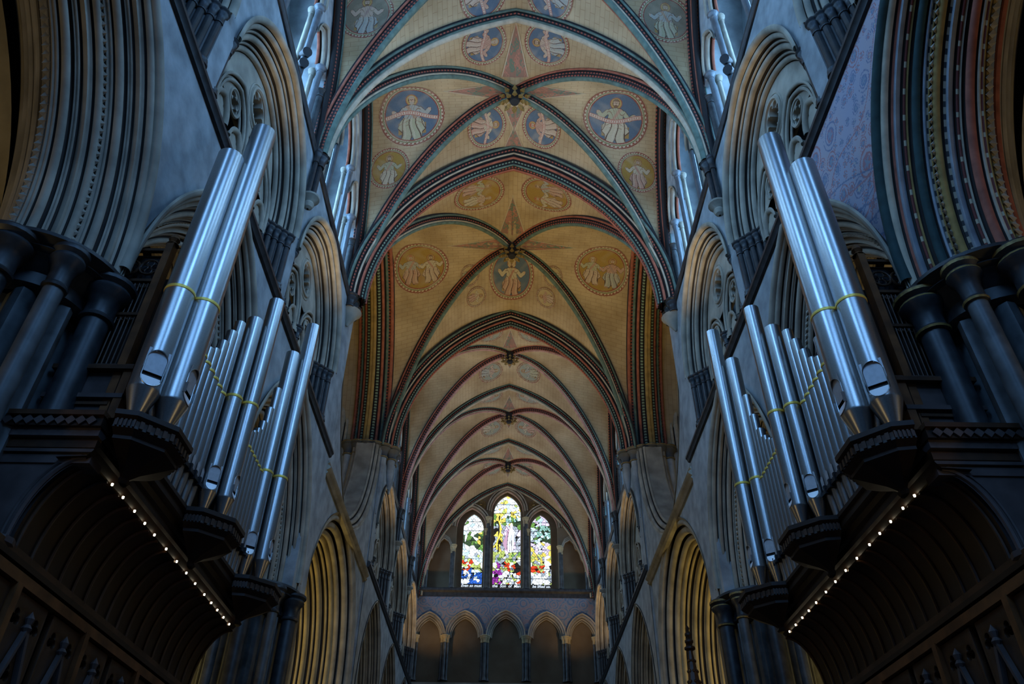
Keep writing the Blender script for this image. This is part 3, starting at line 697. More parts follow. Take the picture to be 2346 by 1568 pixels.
# ---------------- vault shafts with corbels, springing capitals
def vault_shaft(s, y, lab):
    t = thing('vault_shaft', lab, 'shaft', (s * 5.15, y, 14.55), 'corbelled vault shafts')
    for dy, r in ((0, 0.085), (-0.17, 0.06), (0.17, 0.06)):
        mb = MB(); mb.lathe((s * (5.2 - (0.06 if dy == 0 else 0)), y + dy, 0), [(r, 14.85), (r, ZC - 0.42)], 12, 'purbeck'); sh = mb.build('shaft', t)
        mb = MB(); mb.lathe((s * (5.2 - (0.06 if dy == 0 else 0)), y + dy, ZC - 0.44), cap_prof(r * 1.15, 0.5, 'purbeck'), 16, 'purbeck'); mb.build('capital', sh)
    mb = MB(); mb.lathe((s * 5.17, y, 14.45), [(0.03, 0), (0.10, 0.05), (0.14, 0.15), (0.11, 0.22), (0.17, 0.30), (0.24, 0.36), (0.24, 0.42), (0, 0.42)], 14, 'stone'); mb.build('corbel', t)
for s in (-1, 1):
    for k, w_ in ((2, 'between the two near triforium arches'), (5, 'first beyond the transept'), (6, 'second beyond the transept')):
        vault_shaft(s, YS[k], 'slender marble vault shaft on a carved corbel %s, %s wall' % (w_, 'left' if s < 0 else 'right'))
    t = thing('springing_capital', 'dark moulded capital where the near crossing arch springs, %s wall' % ('left' if s < 0 else 'right'), 'capital', (s * 5.2, 18.85, ZC - 0.4))
    for dy in (-0.3, 0, 0.3):
        mb = MB(); mb.lathe((s * 5.2, 18.85 + dy, ZC - 0.46), cap_prof(0.12, 0.5, 'purbeck'), 16, 'purbeck'); mb.build('capital_roll', t)
    mb = MB(); mb.lathe((s * 5.25, 18.85, ZC - 1.0), [(0.02, 0), (0.12, 0.15), (0.28, 0.42), (0.4, 0.56)], 16, 'stone'); mb.build('corbel', t)
    # cluster of capitals on the far side of the transept
    t = thing('corner_capital', 'cluster of gilded moulded capitals on a tapering corbel beyond the %s transept' % ('left' if s < 0 else 'right'), 'capital', (s * 6, 28.2, ZC - 1.5))
    for dx, dy in ((4.98, 0.72), (4.95, 0.30), (5.28, 0.05), (5.62, -0.12), (5.98, -0.22), (6.36, -0.22), (6.72, -0.15)):
        mb = MB(); mb.lathe((s * dx, 28.1 + dy, ZC - 0.5), cap_prof(0.17, 0.62, 'stone_dark', 'gilt_dark'), 18, 'stone_dark'); mb.build('capital_roll', t)
        mb = MB(); mb.lathe((s * dx, 28.1 + dy, 0), [(0.165, ZC - 0.5), (0.16, ZC - 1.0), (0.11, ZC - (1.4 if dx < 5.1 else 2.0)), (0.03, ZC - (1.8 if dx < 5.1 else 3.0))], 14, 'plaster'); mb.build('corbel_shaft', t)

# ---------------- strainer arches across the transepts
for s in (-1, 1):
    side = 'left' if s < 0 else 'right'
    t = thing('strainer_arch', 'grey stone scissor arch bracing the opening of the %s transept' % side, 'arch', (s * 5.8, 23.7, SP), 'strainer arches')
    sp = [(0.4, 'f', 'stone'), (0.5, 'r', 'stone'), (0.3, 'h', 'hollow'), (0.7, 'r', 'stone'), (0.3, 'h', 'hollow'), (0.5, 'r', 'stone')]
    p, m = join(mould((0.0, -0.02), (0.35, 0.42), sp, 1), ([(0.35, 0.42), (0.95, 0.42)], ['stone']), mould((0.95, 0.42), (1.3, -0.02), sp[::-1], 1))
    yc = 23.72
    sp3 = [(0.4, 'f', 'ochre_stone'), (0.8, 'r', 'ochre_stone'), (0.4, 'h', 'hollow'), (0.5, 'r', 'ochre_stone'), (0.6, 'h', 'hollow')] * 4
    pl_, ml_ = join(mould((0.0, -0.02), (0.62, 0.62), sp, 1), mould((0.62, 0.62), (2.1, 1.35), sp3, 1))
    mb = MB(); arch(mb, (s * (W + 0.02), yc, 6.85), (0, 1, 0), (0, 0, 1), (s, 0, 0), 3.98, 4.15, pl_, ml_, 34, jamb=8.0); mb.build('lower_arch', t)
    mb = MB(); arch(mb, (s * (W + 0.02), yc, 16.4), (0, 1, 0), (0, 0, -1), (s, 0, 0), 4.3, 5.55, p, m, 34); mb.build('inverted_arch', t)
    mb = MB(); rows = []
    for yy in (19.7, 28.0): rows.append([(s * (W + 0.25 - a * 0.0 - 0.0) if False else s * (W + 0.14 - b), yy, 10.88 + 0.8 * a) for a, b in [(-0.27, 0.0), (-0.27, 0.14), (-0.2, 0.2), (-0.12, 0.14), (-0.06, 0.22), (0.0, 0.26), (0.06, 0.22), (0.12, 0.14), (0.2, 0.2), (0.27, 0.14), (0.27, 0.0)]])
    mb.grid(rows, 'stone')
    for r_ in rows: n_ = mb.add(r_); mb.face(range(n_, n_ + len(r_)), 'stone')
    mb.build('cross_beam', t)
    mb = MB(); a_ = arch_line((s * (W + 0.06), yc, 6.85), (0, 1, 0), (0, 0, 1), 3.98, 4.15, 34); b_ = arch_line((s * (W + 0.06), yc, 16.4), (0, 1, 0), (0, 0, -1), 4.3, 5.55, 34)
    mb.grid([[q, (q[0], q[1], 10.9)] for q in a_], 'plaster'); mb.grid([[q, (q[0], q[1], 10.9)] for q in b_], 'plaster'); mb.build('infill', t, smooth=0)
    # transept east wall with its own arcade arch
    t2 = thing('transept_arch', 'deep moulded yellow-lit arch inside the %s transept' % side, 'arch', (s * 9.6, 28.5, 6.8), 'arcade arches inside the transepts')
    sp2 = [(0.3, 'r', 'ochre_stone'), (0.3, 'h', 'hollow'), (0.8, 'r', 'ochre_stone'), (0.4, 'h', 'hollow')] * 4
    p, m = mould((0.0, 0.0), (1.2, 1.3), sp2, 1)
    mb = MB(); arch(mb, (s * 10.4, 28.2, 6.8), (1, 0, 0), (0, 0, 1), (0, 1, 0), 3.1, 4.6, p, m, 30, jamb=8.4); mb.build('moulding', t2)
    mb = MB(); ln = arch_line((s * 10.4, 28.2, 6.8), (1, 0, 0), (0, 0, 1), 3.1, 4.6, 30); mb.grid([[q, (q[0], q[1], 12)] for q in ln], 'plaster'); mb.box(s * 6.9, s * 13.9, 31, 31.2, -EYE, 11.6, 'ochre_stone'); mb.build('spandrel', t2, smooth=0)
    # pale arch of the transept clerestory, high up beyond the opening
    t3 = thing('wall_arch', 'tall pale moulded arch high on the east side of the %s transept' % side, 'arch', (s * 9.5, 28.3, 16))
    p, m = mould((0.0, 0.0), (0.35, 0.5), [(0.4, 'r', 'paint_cream'), (0.3, 'h', 'hollow'), (0.6, 'r', 'paint_cream'), (0.3, 'h', 'hollow'), (0.5, 'r', 'ochre_stone')], -1)
    mb = MB(); arch(mb, (s * 9.9, 28.32, 17.5), (1, 0, 0), (0, 0, 1), (0, -1, 0), 2.9, 5.6, [(a * 0.6, d) for a, d in p], m, 26, jamb=5.5); mb.build('moulding', t3)

# ---------------- aisle vaults
for s in (-1, 1):
    side = 'left' if s < 0 else 'right'
    for i, lab in ((0, 'yellow-lit aisle vault bay at the %s edge of the photo'), (1, 'aisle vault bay behind the organ, %s side'), (2, 'aisle vault bay beside the transept, %s side')):
        yc = (YS[i] + YS[i + 1]) / 2; hb = (YS[i + 1] - YS[i]) / 2; t = thing('aisle_vault', lab % side, 'vault', (s * 9.15, yc, 6.8), 'aisle vault bays')
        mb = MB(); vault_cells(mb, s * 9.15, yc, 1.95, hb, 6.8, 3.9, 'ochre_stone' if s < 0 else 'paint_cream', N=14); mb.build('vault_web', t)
        R = (1.95 ** 2 + 3.9 ** 2) / 3.9; c = R - 1.95; tm = math.acos(c / R); p, m = rib_prof(0.13, 0.2, ['hollow', 'stone', 'hollow', 'stone', 'stone', 'stone', 'stone'])
        for sg in (1, -1):
            pts = []
            for k in range(-16, 17):
                th = tm * (1 - abs(k) / 16); u = math.copysign((R * math.cos(th) - c) / 1.95, k); pts.append((s * 9.15 + 1.95 * u * sg, yc + hb * u, 6.8 + R * math.sin(th)))
            mb = MB(); path_sweep(mb, pts, (-hb, 1.95 * sg, 0), p, m, (s * 9.15, yc, 5)); mb.build('diagonal_rib', t)
        mb = MB(); arch(mb, (s * 9.15, YS[i + 1], 6.8), (1, 0, 0), (0, 0, 1), (0, 1, 0), 1.95, 3.9, p, m, 20); mb.build('transverse_rib', t)
# aisle side of the wall over the arcade
mb = MB()
for s in (-1, 1):
    for i in (0, 1, 2):
        yc = (YS[i] + YS[i + 1]) / 2; hb = (YS[i + 1] - YS[i]) / 2; ln = arch_line((s * 7.2, yc, SP), (0, 1, 0), (0, 0, 1), hb, AH, 30)
        mb.grid([[q, (q[0], q[1], 11.3)] for q in ln], 'plaster')
tag(mb.build('wall_arcade_back', smooth=0), kind='structure')

# ================================================================== THE EAST WALL
YE = 45.5
pe = lambda yy: (lambda q: (q[0], yy + q[2], q[1]))
th = [TM * (k / 26) for k in range(27)]; rprof = [(um(a) * W, zth(a)) for a in th]
mb = MB()
# back wall of the window stage, pierced by three lancets
LAN = [('middle', 0.0, 0.88, 22.15, 1.3), ('left', -2.15, 0.65, 21.1, 1.0), ('right', 2.15, 0.65, 21.1, 1.0)]
ZW = 17.25
outer = [(6.2, 10.5), (6.2, 25), (-6.2, 25), (-6.2, 10.5)]
holes = [arch_outline(x, z, s_, h_, ZW, 14) for _, x, s_, z, h_ in LAN]
mb = plate(None, outer, holes, 0.3, 0.03, pe(YE + 0.65), 'ashlar', None); o = mb.build('wall_east'); tag(o, kind='structure')
mb = MB(); mb.box(-6.3, 6.3, YE - 0.05, YE + 0.9, 16.2, 16.3, 'stone_dark'); mb.box(-6, 6, YE - 0.05, YE + 0.9, 11.0, 11.6, 'stone'); mb.box(-6.4, -5.32, YE, YE + 1.2, 11, 17, 'stone_dark'); mb.box(5.32, 6.4, YE, YE + 1.2, 11, 17, 'stone_dark')
o = mb.build('wall_east_ledge', smooth=0); tag(o, kind='structure')

# stained glass: small coloured quarries with lead lines, painted figures as plain draped groups
def seg_dist(P, a, b):
    a, b = np.array(a), np.array(b); d = b - a; t = np.clip(((P - a) @ d) / (d @ d), 0, 1); return np.linalg.norm(P - (a + t[..., None] * d), axis=-1)
def inpoly(P, poly):
    x, y = P[..., 0], P[..., 1]; ins = np.zeros(x.shape, bool); n = len(poly); j = n - 1
    for i in range(n):
        xi, yi = poly[i]; xj, yj = poly[j]
        c = ((yi > y) != (yj > y)) & (x < (xj - xi) * (y - yi) / ((yj - yi) or 1e-9) + xi); ins ^= c; j = i
    return ins
def glass(name, x0, s_, zs, h_, seed, scheme):
    rng = np.random.default_rng(seed); top = zs + h_; Hh = top - ZW; NX = int(s_ * 2 / 0.022); NZ = int(Hh / 0.022)
    gx = (np.arange(NX) + 0.5) / NX * 2 - 1; gz = (np.arange(NZ) + 0.5) / NZ
    P = np.stack(np.meshgrid(gx * s_, gz * Hh, indexing='ij'), -1)
    n = int(s_ * Hh * 62); sd = np.stack([rng.uniform(-s_, s_, n), Hh * rng.uniform(0, 1, n) ** 1.25], -1)
    D = np.linalg.norm(P[:, :, None] - sd[None, None], axis=-1) * (1 + 0.0); idx = np.argsort(D, axis=-1)[..., :2]
    d0 = np.take_along_axis(D, idx, -1); cell = idx[..., 0]; lead = (d0[..., 1] - d0[..., 0]) < 0.013
    cu, cv = sd[:, 0] / s_, sd[:, 1] / Hh; col = np.zeros((n, 3))
    for k in range(n):
        u, v = cu[k], cv[k]; r = rng.uniform()
        col[k] = scheme(u, v, r, rng)
    img = col[cell] * (1 + 0.35 * np.sin(P[..., 0] * 37 + seed) * np.cos(P[..., 1] * 29))[..., None]
    img[lead] = 0.004
    wv = gz * Hh
    img[:, wv < 0.25] = 0.006
    for zb in np.arange(0.62, Hh, 0.62): img[:, np.abs(wv - zb) < 0.018] *= 0.15
    return name, x0, s_, zs, h_, NX, NZ, Hh, img
WHT = (0.85, 0.95, 1.0); SKY = (0.55, 0.80, 0.95); GRY = (0.30, 0.36, 0.44); LIL = (0.62, 0.55, 0.75)
def pick(rng, opts):
    c = np.array([o[0] for o in opts]); q = sum(c); r = rng.uniform() * q
    for wgt, cc in opts:
        r -= wgt
        if r <= 0: return np.array(cc) * rng.uniform(0.75, 1.15)
    return np.array(opts[-1][1])
GRN = (0.12, 0.26, 0.06); DGR = (0.03, 0.06, 0.03); YEL = (0.75, 0.62, 0.12); LIME = (0.40, 0.50, 0.14); BLU = (0.02, 0.09, 0.42); RED = (0.60, 0.05, 0.015); PUR = (0.25, 0.03, 0.30); TEA = (0.20, 0.40, 0.36); BLK = (0.01, 0.01, 0.01)
def sc_mid(u, v, r, g):
    if v > 0.76: return pick(g, [(6, WHT), (1.2, YEL), (0.6, LIME), (1, SKY)])
    if v > 0.66: return pick(g, [(2, GRN), (1.5, YEL), (2, DGR), (1, TEA), (1, SKY)])
    if v > 0.38:
        if abs(u - 0.15) < 0.30: return pick(g, [(3, (0.50, 0.36, 0.50)), (2, LIL), (1.5, (0.7, 0.8, 0.9))])
        if u < -0.4: return pick(g, [(2, YEL), (3, GRY), (1, BLK)])
        return pick(g, [(3, GRY), (2, (0.42, 0.46, 0.56)), (1, (0.10, 0.12, 0.16)), (1, LIL)])
    if v > 0.26: return pick(g, [(3, LIME), (1.5, WHT), (1, GRN), (1, GRY)])
    if u < -0.4: return pick(g, [(2.5, PUR), (1, LIME), (1, WHT)])
    return pick(g, [(2, WHT), (1.6, RED), (1, GRY), (1, LIME), (0.6, BLK)])
def sc_left(u, v, r, g):
    if v > 0.50: return pick(g, [(6, WHT), (1.5, SKY), (0.8, GRN)]) if not (abs(v - 0.62) < 0.07 or (u > 0.35 and v < 0.75)) else pick(g, [(2, GRN), (2, YEL), (2, DGR), (1.5, WHT)])
    if v > 0.34: return pick(g, [(3, SKY), (2, WHT), (1.5, LIME), (1, GRY)])
    if v > 0.24: return pick(g, [(2, RED), (2, WHT), (2, LIME), (1, GRY)]) if u < 0 else pick(g, [(3, LIME), (1, WHT)])
    return pick(g, [(4, BLU), (0.8, WHT), (0.5, SKY)]) if u > -0.2 or u < -0.8 else pick(g, [(4, WHT), (1, BLU), (1, GRY)])
def sc_right(u, v, r, g):
    if v > 0.86: return pick(g, [(2, SKY), (2, LIL), (2, GRN)])
    if v > 0.62: return pick(g, [(4, TEA), (1.5, SKY), (2, DGR), (1, GRN)]) if u > -0.3 else pick(g, [(2, SKY), (2, GRY), (2, GRN)])
    if v > 0.46: return pick(g, [(3, LIL), (2, WHT), (1, YEL), (1, GRY)])
    if v > 0.32: return pick(g, [(2, LIME), (1.5, YEL), (2, WHT), (1.5, GRY)])
    if v > 0.2: return pick(g, [(3, RED), (1.5, LIME)]) if u < 0.25 else pick(g, [(3, WHT), (1, GRY)])
    return pick(g, [(4, WHT), (1.5, GRY), (1, LIME)])
TXT = {'left': 'Even so must', 'middle': 'the  Son  of  Man', 'right': 'be lifted up.'}
for (nm, x0, s_, zs, h_), sch, seed, k in zip(LAN, (sc_mid, sc_left, sc_right), (3, 5, 8), (11, 12, 13)):
    _, x0, s_, zs, h_, NX, NZ, Hh, img = glass(nm, x0, s_, zs, h_, seed, sch)
    if nm == 'middle':      # a standing pale figure beside a golden serpent on a post
        gx = (np.arange(NX) + 0.5) / NX * 2 - 1; gz = (np.arange(NZ) + 0.5) / NZ; P = np.stack(np.meshgrid(gx, gz, indexing='ij'), -1)
        A = (P - np.array([0, 0])) * np.array([1.0, 3.4])
        body = [(0.10, 1.28), (0.02, 1.55), (0.12, 1.95), (0.20, 2.15), (0.42, 2.15), (0.50, 1.9), (0.52, 1.6), (0.42, 1.3), (0.30, 1.25)]
        cloak = [(-0.20, 1.45), (-0.30, 1.60), (0.0, 2.0), (0.14, 2.14), (0.22, 1.9), (0.14, 1.55), (0.08, 1.30), (-0.06, 1.35)]
        m_ = inpoly(A, cloak); img[m_] = (0.42, 0.26, 0.38); m_ = inpoly(A, body); img[m_] = (0.72, 0.80, 0.92); img[np.hypot(A[..., 0] - 0.32, A[..., 1] - 2.26) < 0.10] = (0.8, 0.7, 0.62)
        for a, b in (((0.2, 1.3), (0.24, 1.8)), ((0.36, 1.3), (0.34, 1.9)), ((0.0, 1.4), (0.1, 2.0))): img[seg_dist(A, a, b) < 0.016] = 0.01
        img[seg_dist(A, (-0.62, 1.3), (-0.58, 2.6)) < 0.045] = 0.01
        sy = A[..., 1]; img[(np.abs(A[..., 0] + 0.60 + 0.13 * np.sin(sy * 5.2)) < 0.05) & (sy > 1.35) & (sy < 2.45)] = (0.85, 0.62, 0.08)
    win = thing('window_%d' % k, None, None, (x0, YE + 0.6, ZW), kind='structure')
    mb = MB(); R = (s_ * s_ + h_ * h_) / (2 * s_); c = R - s_
    base = mb.add([(x0 + s_ * (2 * i / NX - 1), YE + 0.6, ZW + Hh * j / NZ) for i in range(NX + 1) for j in range(NZ + 1)])
    for i in range(NX):
        for j in range(NZ):
            x = abs(2 * (i + .5) / NX - 1) * s_; z = ZW + Hh * (j + .5) / NZ
            if z > zs and (x + c) ** 2 + (z - zs) ** 2 > (R + 0.03) ** 2: continue
            a = base + i * (NZ + 1) + j; mb.face((a, a + NZ + 1, a + NZ + 2, a + 1), 'stained_glass', None, tuple(float(t_) for t_ in np.clip(img[i, j], 0, 1.4)))
    mb.build('stained_glass', win, smooth=0)
    cu = bpy.data.curves.new('lettering', 'FONT'); cu.body = TXT[nm]; cu.size = 0.25 if nm == 'middle' else 0.235; cu.align_x = 'CENTER'; cu.extrude = 0.004; cu.shear = 0.25; cu.offset = 0.004
    emis('letter_white', (0.8, 0.9, 1.0), 1.0) if 'letter_white' not in MATS else None
    cu.materials.append(MATS['letter_white']); o = bpy.data.objects.new('lettering', cu); C.objects.link(o); o.parent = win
    o.location = (0, -0.02, 0.05); o.rotation_euler = (math.pi / 2, 0, 0)

# arcaded screen standing in front of the lancets
t = thing('window_screen', 'stepped stone screen of five arches on marble shafts before the three stained glass lancets', 'screen', (0, YE, 16.9))
OPS = [(0, 1.03, 22.05, 1.45), (-2.26, 0.94, 20.95, 1.3), (2.26, 0.94, 20.95, 1.3)]
lo = []
def stepped(sg):
    # outer blind arch stepping down towards the wall
    return [(sg * 3.42, 16.95), (sg * 3.42, 19.5), (sg * 3.62, 19.95), (sg * 3.95, 20.15), (sg * 4.2, 19.9), (sg * 4.28, 19.55), (sg * 4.42, 19.5), (sg * 4.55, 19.2), (sg * 4.62, 18.85), (sg * 4.78, 18.75), (sg * 4.88, 18.4), (sg * 4.95, 16.95)]
outer = [(5.28, 16.95)] + [(a * 0.985, b - 0.06) for a, b in rprof] + [(-a * 0.985, b - 0.06) for a, b in rprof[:-1]][::-1] + [(-5.28, 16.95)]
holes = [arch_outline(x, z, s_, h_, 16.97, 14) for x, s_, z, h_ in OPS] + [stepped(1), stepped(-1)] 
plate('pierced_wall', outer, holes, 0.25, 0.02, pe(YE + 0.05), 'ashlar', t)
sp = [(0.5, 'r', 'stone'), (0.35, 'h', 'hollow'), (0.7, 'r', 'stone'), (0.35, 'h', 'hollow'), (0.5, 'r', 'paint_pink')]
mb = MB()
for x, s_, z, h_ in OPS:
    p, m = mould((-0.12, -0.30), (0.12, 0.02), sp, 1)
    arch(mb, (x, YE - 0.08, z), (1, 0, 0), (0, 0, 1), (0, 1, 0), s_, h_, p, m, 16)
for sg in (-1, 1):
    for dd, rr in ((0.0, 0.05), (0.12, 0.04), (0.22, 0.035)):
        st = [(x + (dd * (1 if x > 0 else -1) * 0.2 if False else 0), YE - 0.1, z + dd) for x, z in stepped(sg)[1:-1]]
        mb.tube(st, rr, 6, 'stone')
mb.build('arch_moulding', t)
# wall arch rolls following the vault
mb = MB()
for x, z0, z1, r in [(-1.2, 16.95, 21.5, .10), (1.2, 16.95, 21.5, .10), (-1.32, 16.95, 20.7, .07), (1.32, 16.95, 20.7, .07), (-1.07, 16.95, 21.5, .06), (1.07, 16.95, 21.5, .06), (-3.3, 16.95, 19.6, .10), (3.3, 16.95, 19.6, .10), (-3.42, 16.95, 19.5, .06), (3.42, 16.95, 19.5, .06), (-4.98, 16.95, 18.4, .08), (4.98, 16.95, 18.4, .08), (-4.84, 16.95, 18.4, .05), (4.84, 16.95, 18.4, .05)]:
    mb = MB(); mb.lathe((x, YE - 0.12, 0), [(r * 1.5, z0), (r * 1.2, z0 + 0.12), (r, z0 + 0.16), (r, z1 - 0.35)], 12, 'purbeck_grey'); sh = mb.build('shaft', t)
    mb = MB(); mb.lathe((x, YE - 0.12, z1 - 0.35), cap_prof(r, 0.45, 'ochre_stone'), 12, 'ochre_stone'); mb.build('capital', sh)
# carved roundels between the arches
for sg in (-1, 1):
    mb = MB()
    for k in range(10):
        a = 2 * math.pi * k / 10; cx_, cz_ = sg * 1.72 + 0.24 * math.cos(a), 22.45 + 0.24 * math.sin(a); mb.tube([(cx_ + 0.09 * math.cos(b), YE - 0.1, cz_ + 0.09 * math.sin(b)) for b in [2 * math.pi * j / 8 for j in range(9)]], 0.025, 5, 'gilt_dark', caps=False)
    mb.lathe((sg * 1.72, YE - 0.12, 22.37), [(0, 0), (0.1, 0.04), (0.12, 0.1), (0, 0.16)], 10, 'gilt_dark')
    mb.build('carved_roundel', t)

# string course and blind arcade below
mb = MB(); mb.grid([[(x, YE - a, 16.9 + b) for a, b in [(0, -0.55), (0.05, -0.5), (0.12, -0.22), (0.25, -0.12), (0.27, 0.0), (0.2, 0.06), (0, 0.08)]] for x in (-5.35, 5.35)], 'purbeck'); tag(mb.build('trim_5'), kind='structure')
t = thing('blind_arcade', 'row of five pointed arches under the painted frieze of the east wall', 'arcade', (0, YE, 11.7))
AR = [(0, 0.98, 14.15, 1.35), (-2.4, 0.95, 14.15, 1.3), (2.4, 0.95, 14.15, 1.3), (-4.5, 0.82, 14.15, 1.2), (4.5, 0.82, 14.15, 1.2)]
low = []
for x, s_, z, h_ in sorted(AR): low += [(a, max(b, 14.0)) for a, b in arch_outline(x, z, s_, h_, 14.0, 12)[::-1]]
plate('painted_frieze', [(5.4, 14.0), (5.4, 16.6), (-5.4, 16.6), (-5.4, 14.0)] + low, [], 0.3, 0.01, pe(YE + 0.1), 'painted_frieze', t)
mb = MB()
sp = [(0.5, 'r', 'stone'), (0.35, 'h', 'hollow'), (0.7, 'r', 'stone'), (0.35, 'h', 'hollow'), (0.6, 'r', 'stone'), (0.3, 'h', 'hollow'), (0.4, 'r', 'stone')]
for x, s_, z, h_ in AR:
    p, m = mould((-0.16, -0.17), (0.35, 0.16), sp, 1); arch(mb, (x, YE - 0.02, z), (1, 0, 0), (0, 0, 1), (0, 1, 0), s_, h_, p, m, 14)
mb.build('arch_moulding', t)
for x, s_, z, h_ in AR:      # cusped heads inside
    hd = trefoil_head(x, z, s_ - 0.14, h_ - 0.2, z - 0.1); o_ = arch_outline(x, z, s_ + 0.02, h_ + 0.02, z - 0.1, 12)
    q = plate('cusping', o_ + hd[::-1], [], 0.08, 0.01, pe(YE + 0.62), 'stone_dark', t)
for x in (-5.3, -3.52, -1.2, 1.2, 3.52, 5.3):
    for dx, dy, r in ((0, 0, 0.10), (-0.17, 0.1, 0.075), (0.17, 0.1, 0.075)):
        mb = MB(); mb.lathe((x + dx, YE - 0.08 + dy, 0), [(r * 1.6, 11.7), (r * 1.2, 11.85), (r, 11.9), (r, 13.8)], 12, 'purbeck_grey'); sh = mb.build('shaft', t)
        mb = MB(); mb.lathe((x + dx, YE - 0.08 + dy, 13.78), cap_prof(r, 0.42, 'ochre_stone'), 12, 'ochre_stone'); mb.build('capital', sh)

# ================================================================== PAINTED MEDALLIONS
def robed(P, img, cx, cy, k, robe, shade, hair, pose, rng):
    """a plain seated draped figure; P in medallion units"""
    A = (P - np.array([cx, cy])) / k; f = pose
    A = A * np.array([f, 1])
    X, Y = A[..., 0], A[..., 1]; dark = (0.10, 0.055, 0.04)
    def put(m, col): img[m] = col
    put(np.hypot(X, Y - 0.60) < 0.22, rng[1]); put(np.abs(np.hypot(X, Y - 0.60) - 0.22) < 0.016, (0.30, 0.11, 0.07))
    lap = [(-0.30, -0.05), (-0.46, -0.30), (-0.50, -0.52), (-0.38, -0.64), (-0.36, -0.96), (-0.10, -0.99), (-0.02, -0.80), (0.10, -0.99), (0.38, -0.97), (0.36, -0.62), (0.52, -0.46), (0.44, -0.24), (0.30, -0.05)]
    torso = [(-0.30, -0.12), (-0.26, 0.12), (-0.34, 0.26), (-0.20, 0.38), (0, 0.43), (0.22, 0.38), (0.36, 0.24), (0.27, 0.10), (0.30, -0.12)]
    e = np.hypot(A[..., 0] - 0, 0) * 0
    put(inpoly(A * 0.955, lap), dark); put(inpoly(A, lap), robe)
    arms = (((-0.30, 0.26), (-0.50, 0.04)), ((-0.50, 0.04), (-0.64, 0.22)), ((0.30, 0.24), (0.50, 0.00)), ((0.50, 0.00), (0.66, 0.12)))
    for p_, q_ in arms: put(seg_dist(A, p_, q_) < 0.098, dark)
    put(inpoly(A * 0.95, torso), dark)
    for p_, q_ in arms: put(seg_dist(A, p_, q_) < 0.080, shade)
    put(inpoly(A, torso), shade)
    sash = (np.abs(Y - 0.10 - 0.75 * X - 0.18 * np.sin(X * 5)) < 0.10) & inpoly(A, torso); put(sash, tuple(0.5 * x + 0.5 * y for x, y in zip(robe, (0.42, 0.16, 0.12))))
    ins = inpoly(A, lap); tor = inpoly(A, torso)
    f1 = np.sin((X * (1 + 0.5 * Y)) * 30 + 1.3 * np.sin(Y * 6)); put(ins & (f1 > 0.91) & (Y < -0.12), dark)
    f2 = np.sin((Y + 0.5 * np.abs(X)) * 40); put(ins & (f2 > 0.90) & (Y > -0.40) & (np.abs(X) > 0.12), (0.30, 0.20, 0.13))
    f3 = np.sin((X * 0.6 + Y * 0.5 + 0.12 * np.sin(X * 9)) * 44); put(tor & (f3 > 0.90), (0.26, 0.17, 0.11))
    lt = np.sin((X * (1 + 0.5 * Y)) * 30 + 1.3 * np.sin(Y * 6) + 2.0); m_ = ins & (lt > 0.75); img[m_] = img[m_] * 0.6 + np.array((0.60, 0.54, 0.42)) * 0.4
    for c in ((-0.66, 0.25), (0.70, 0.15)): put(np.hypot(X - c[0], Y - c[1]) < 0.055, (0.50, 0.36, 0.25))
    put(np.hypot(X / 0.125, (Y - 0.60) / 0.155) < 1, dark); put(np.hypot(X / 0.105, (Y - 0.60) / 0.135) < 1, (0.52, 0.38, 0.26))
    put((np.hypot(X / 0.135, (Y - 0.64) / 0.14) < 1) & (Y > 0.68), hair); put((np.hypot(X / 0.08, (Y - 0.48) / 0.06) < 1), hair)
    for ex in (-0.04, 0.04): put(np.hypot(X - ex, Y - 0.62) < 0.018, dark)
    put(seg_dist(A, (0.0, 0.62), (0.012, 0.57)) < 0.010, dark)
    for c in ((-0.24, -1.0), (0.28, -1.0)): put(np.hypot((X - c[0]) / 0.12, (Y - c[1]) / 0.05) < 1, (0.36, 0.22, 0.13))
CREAM = (0.56, 0.48, 0.34)
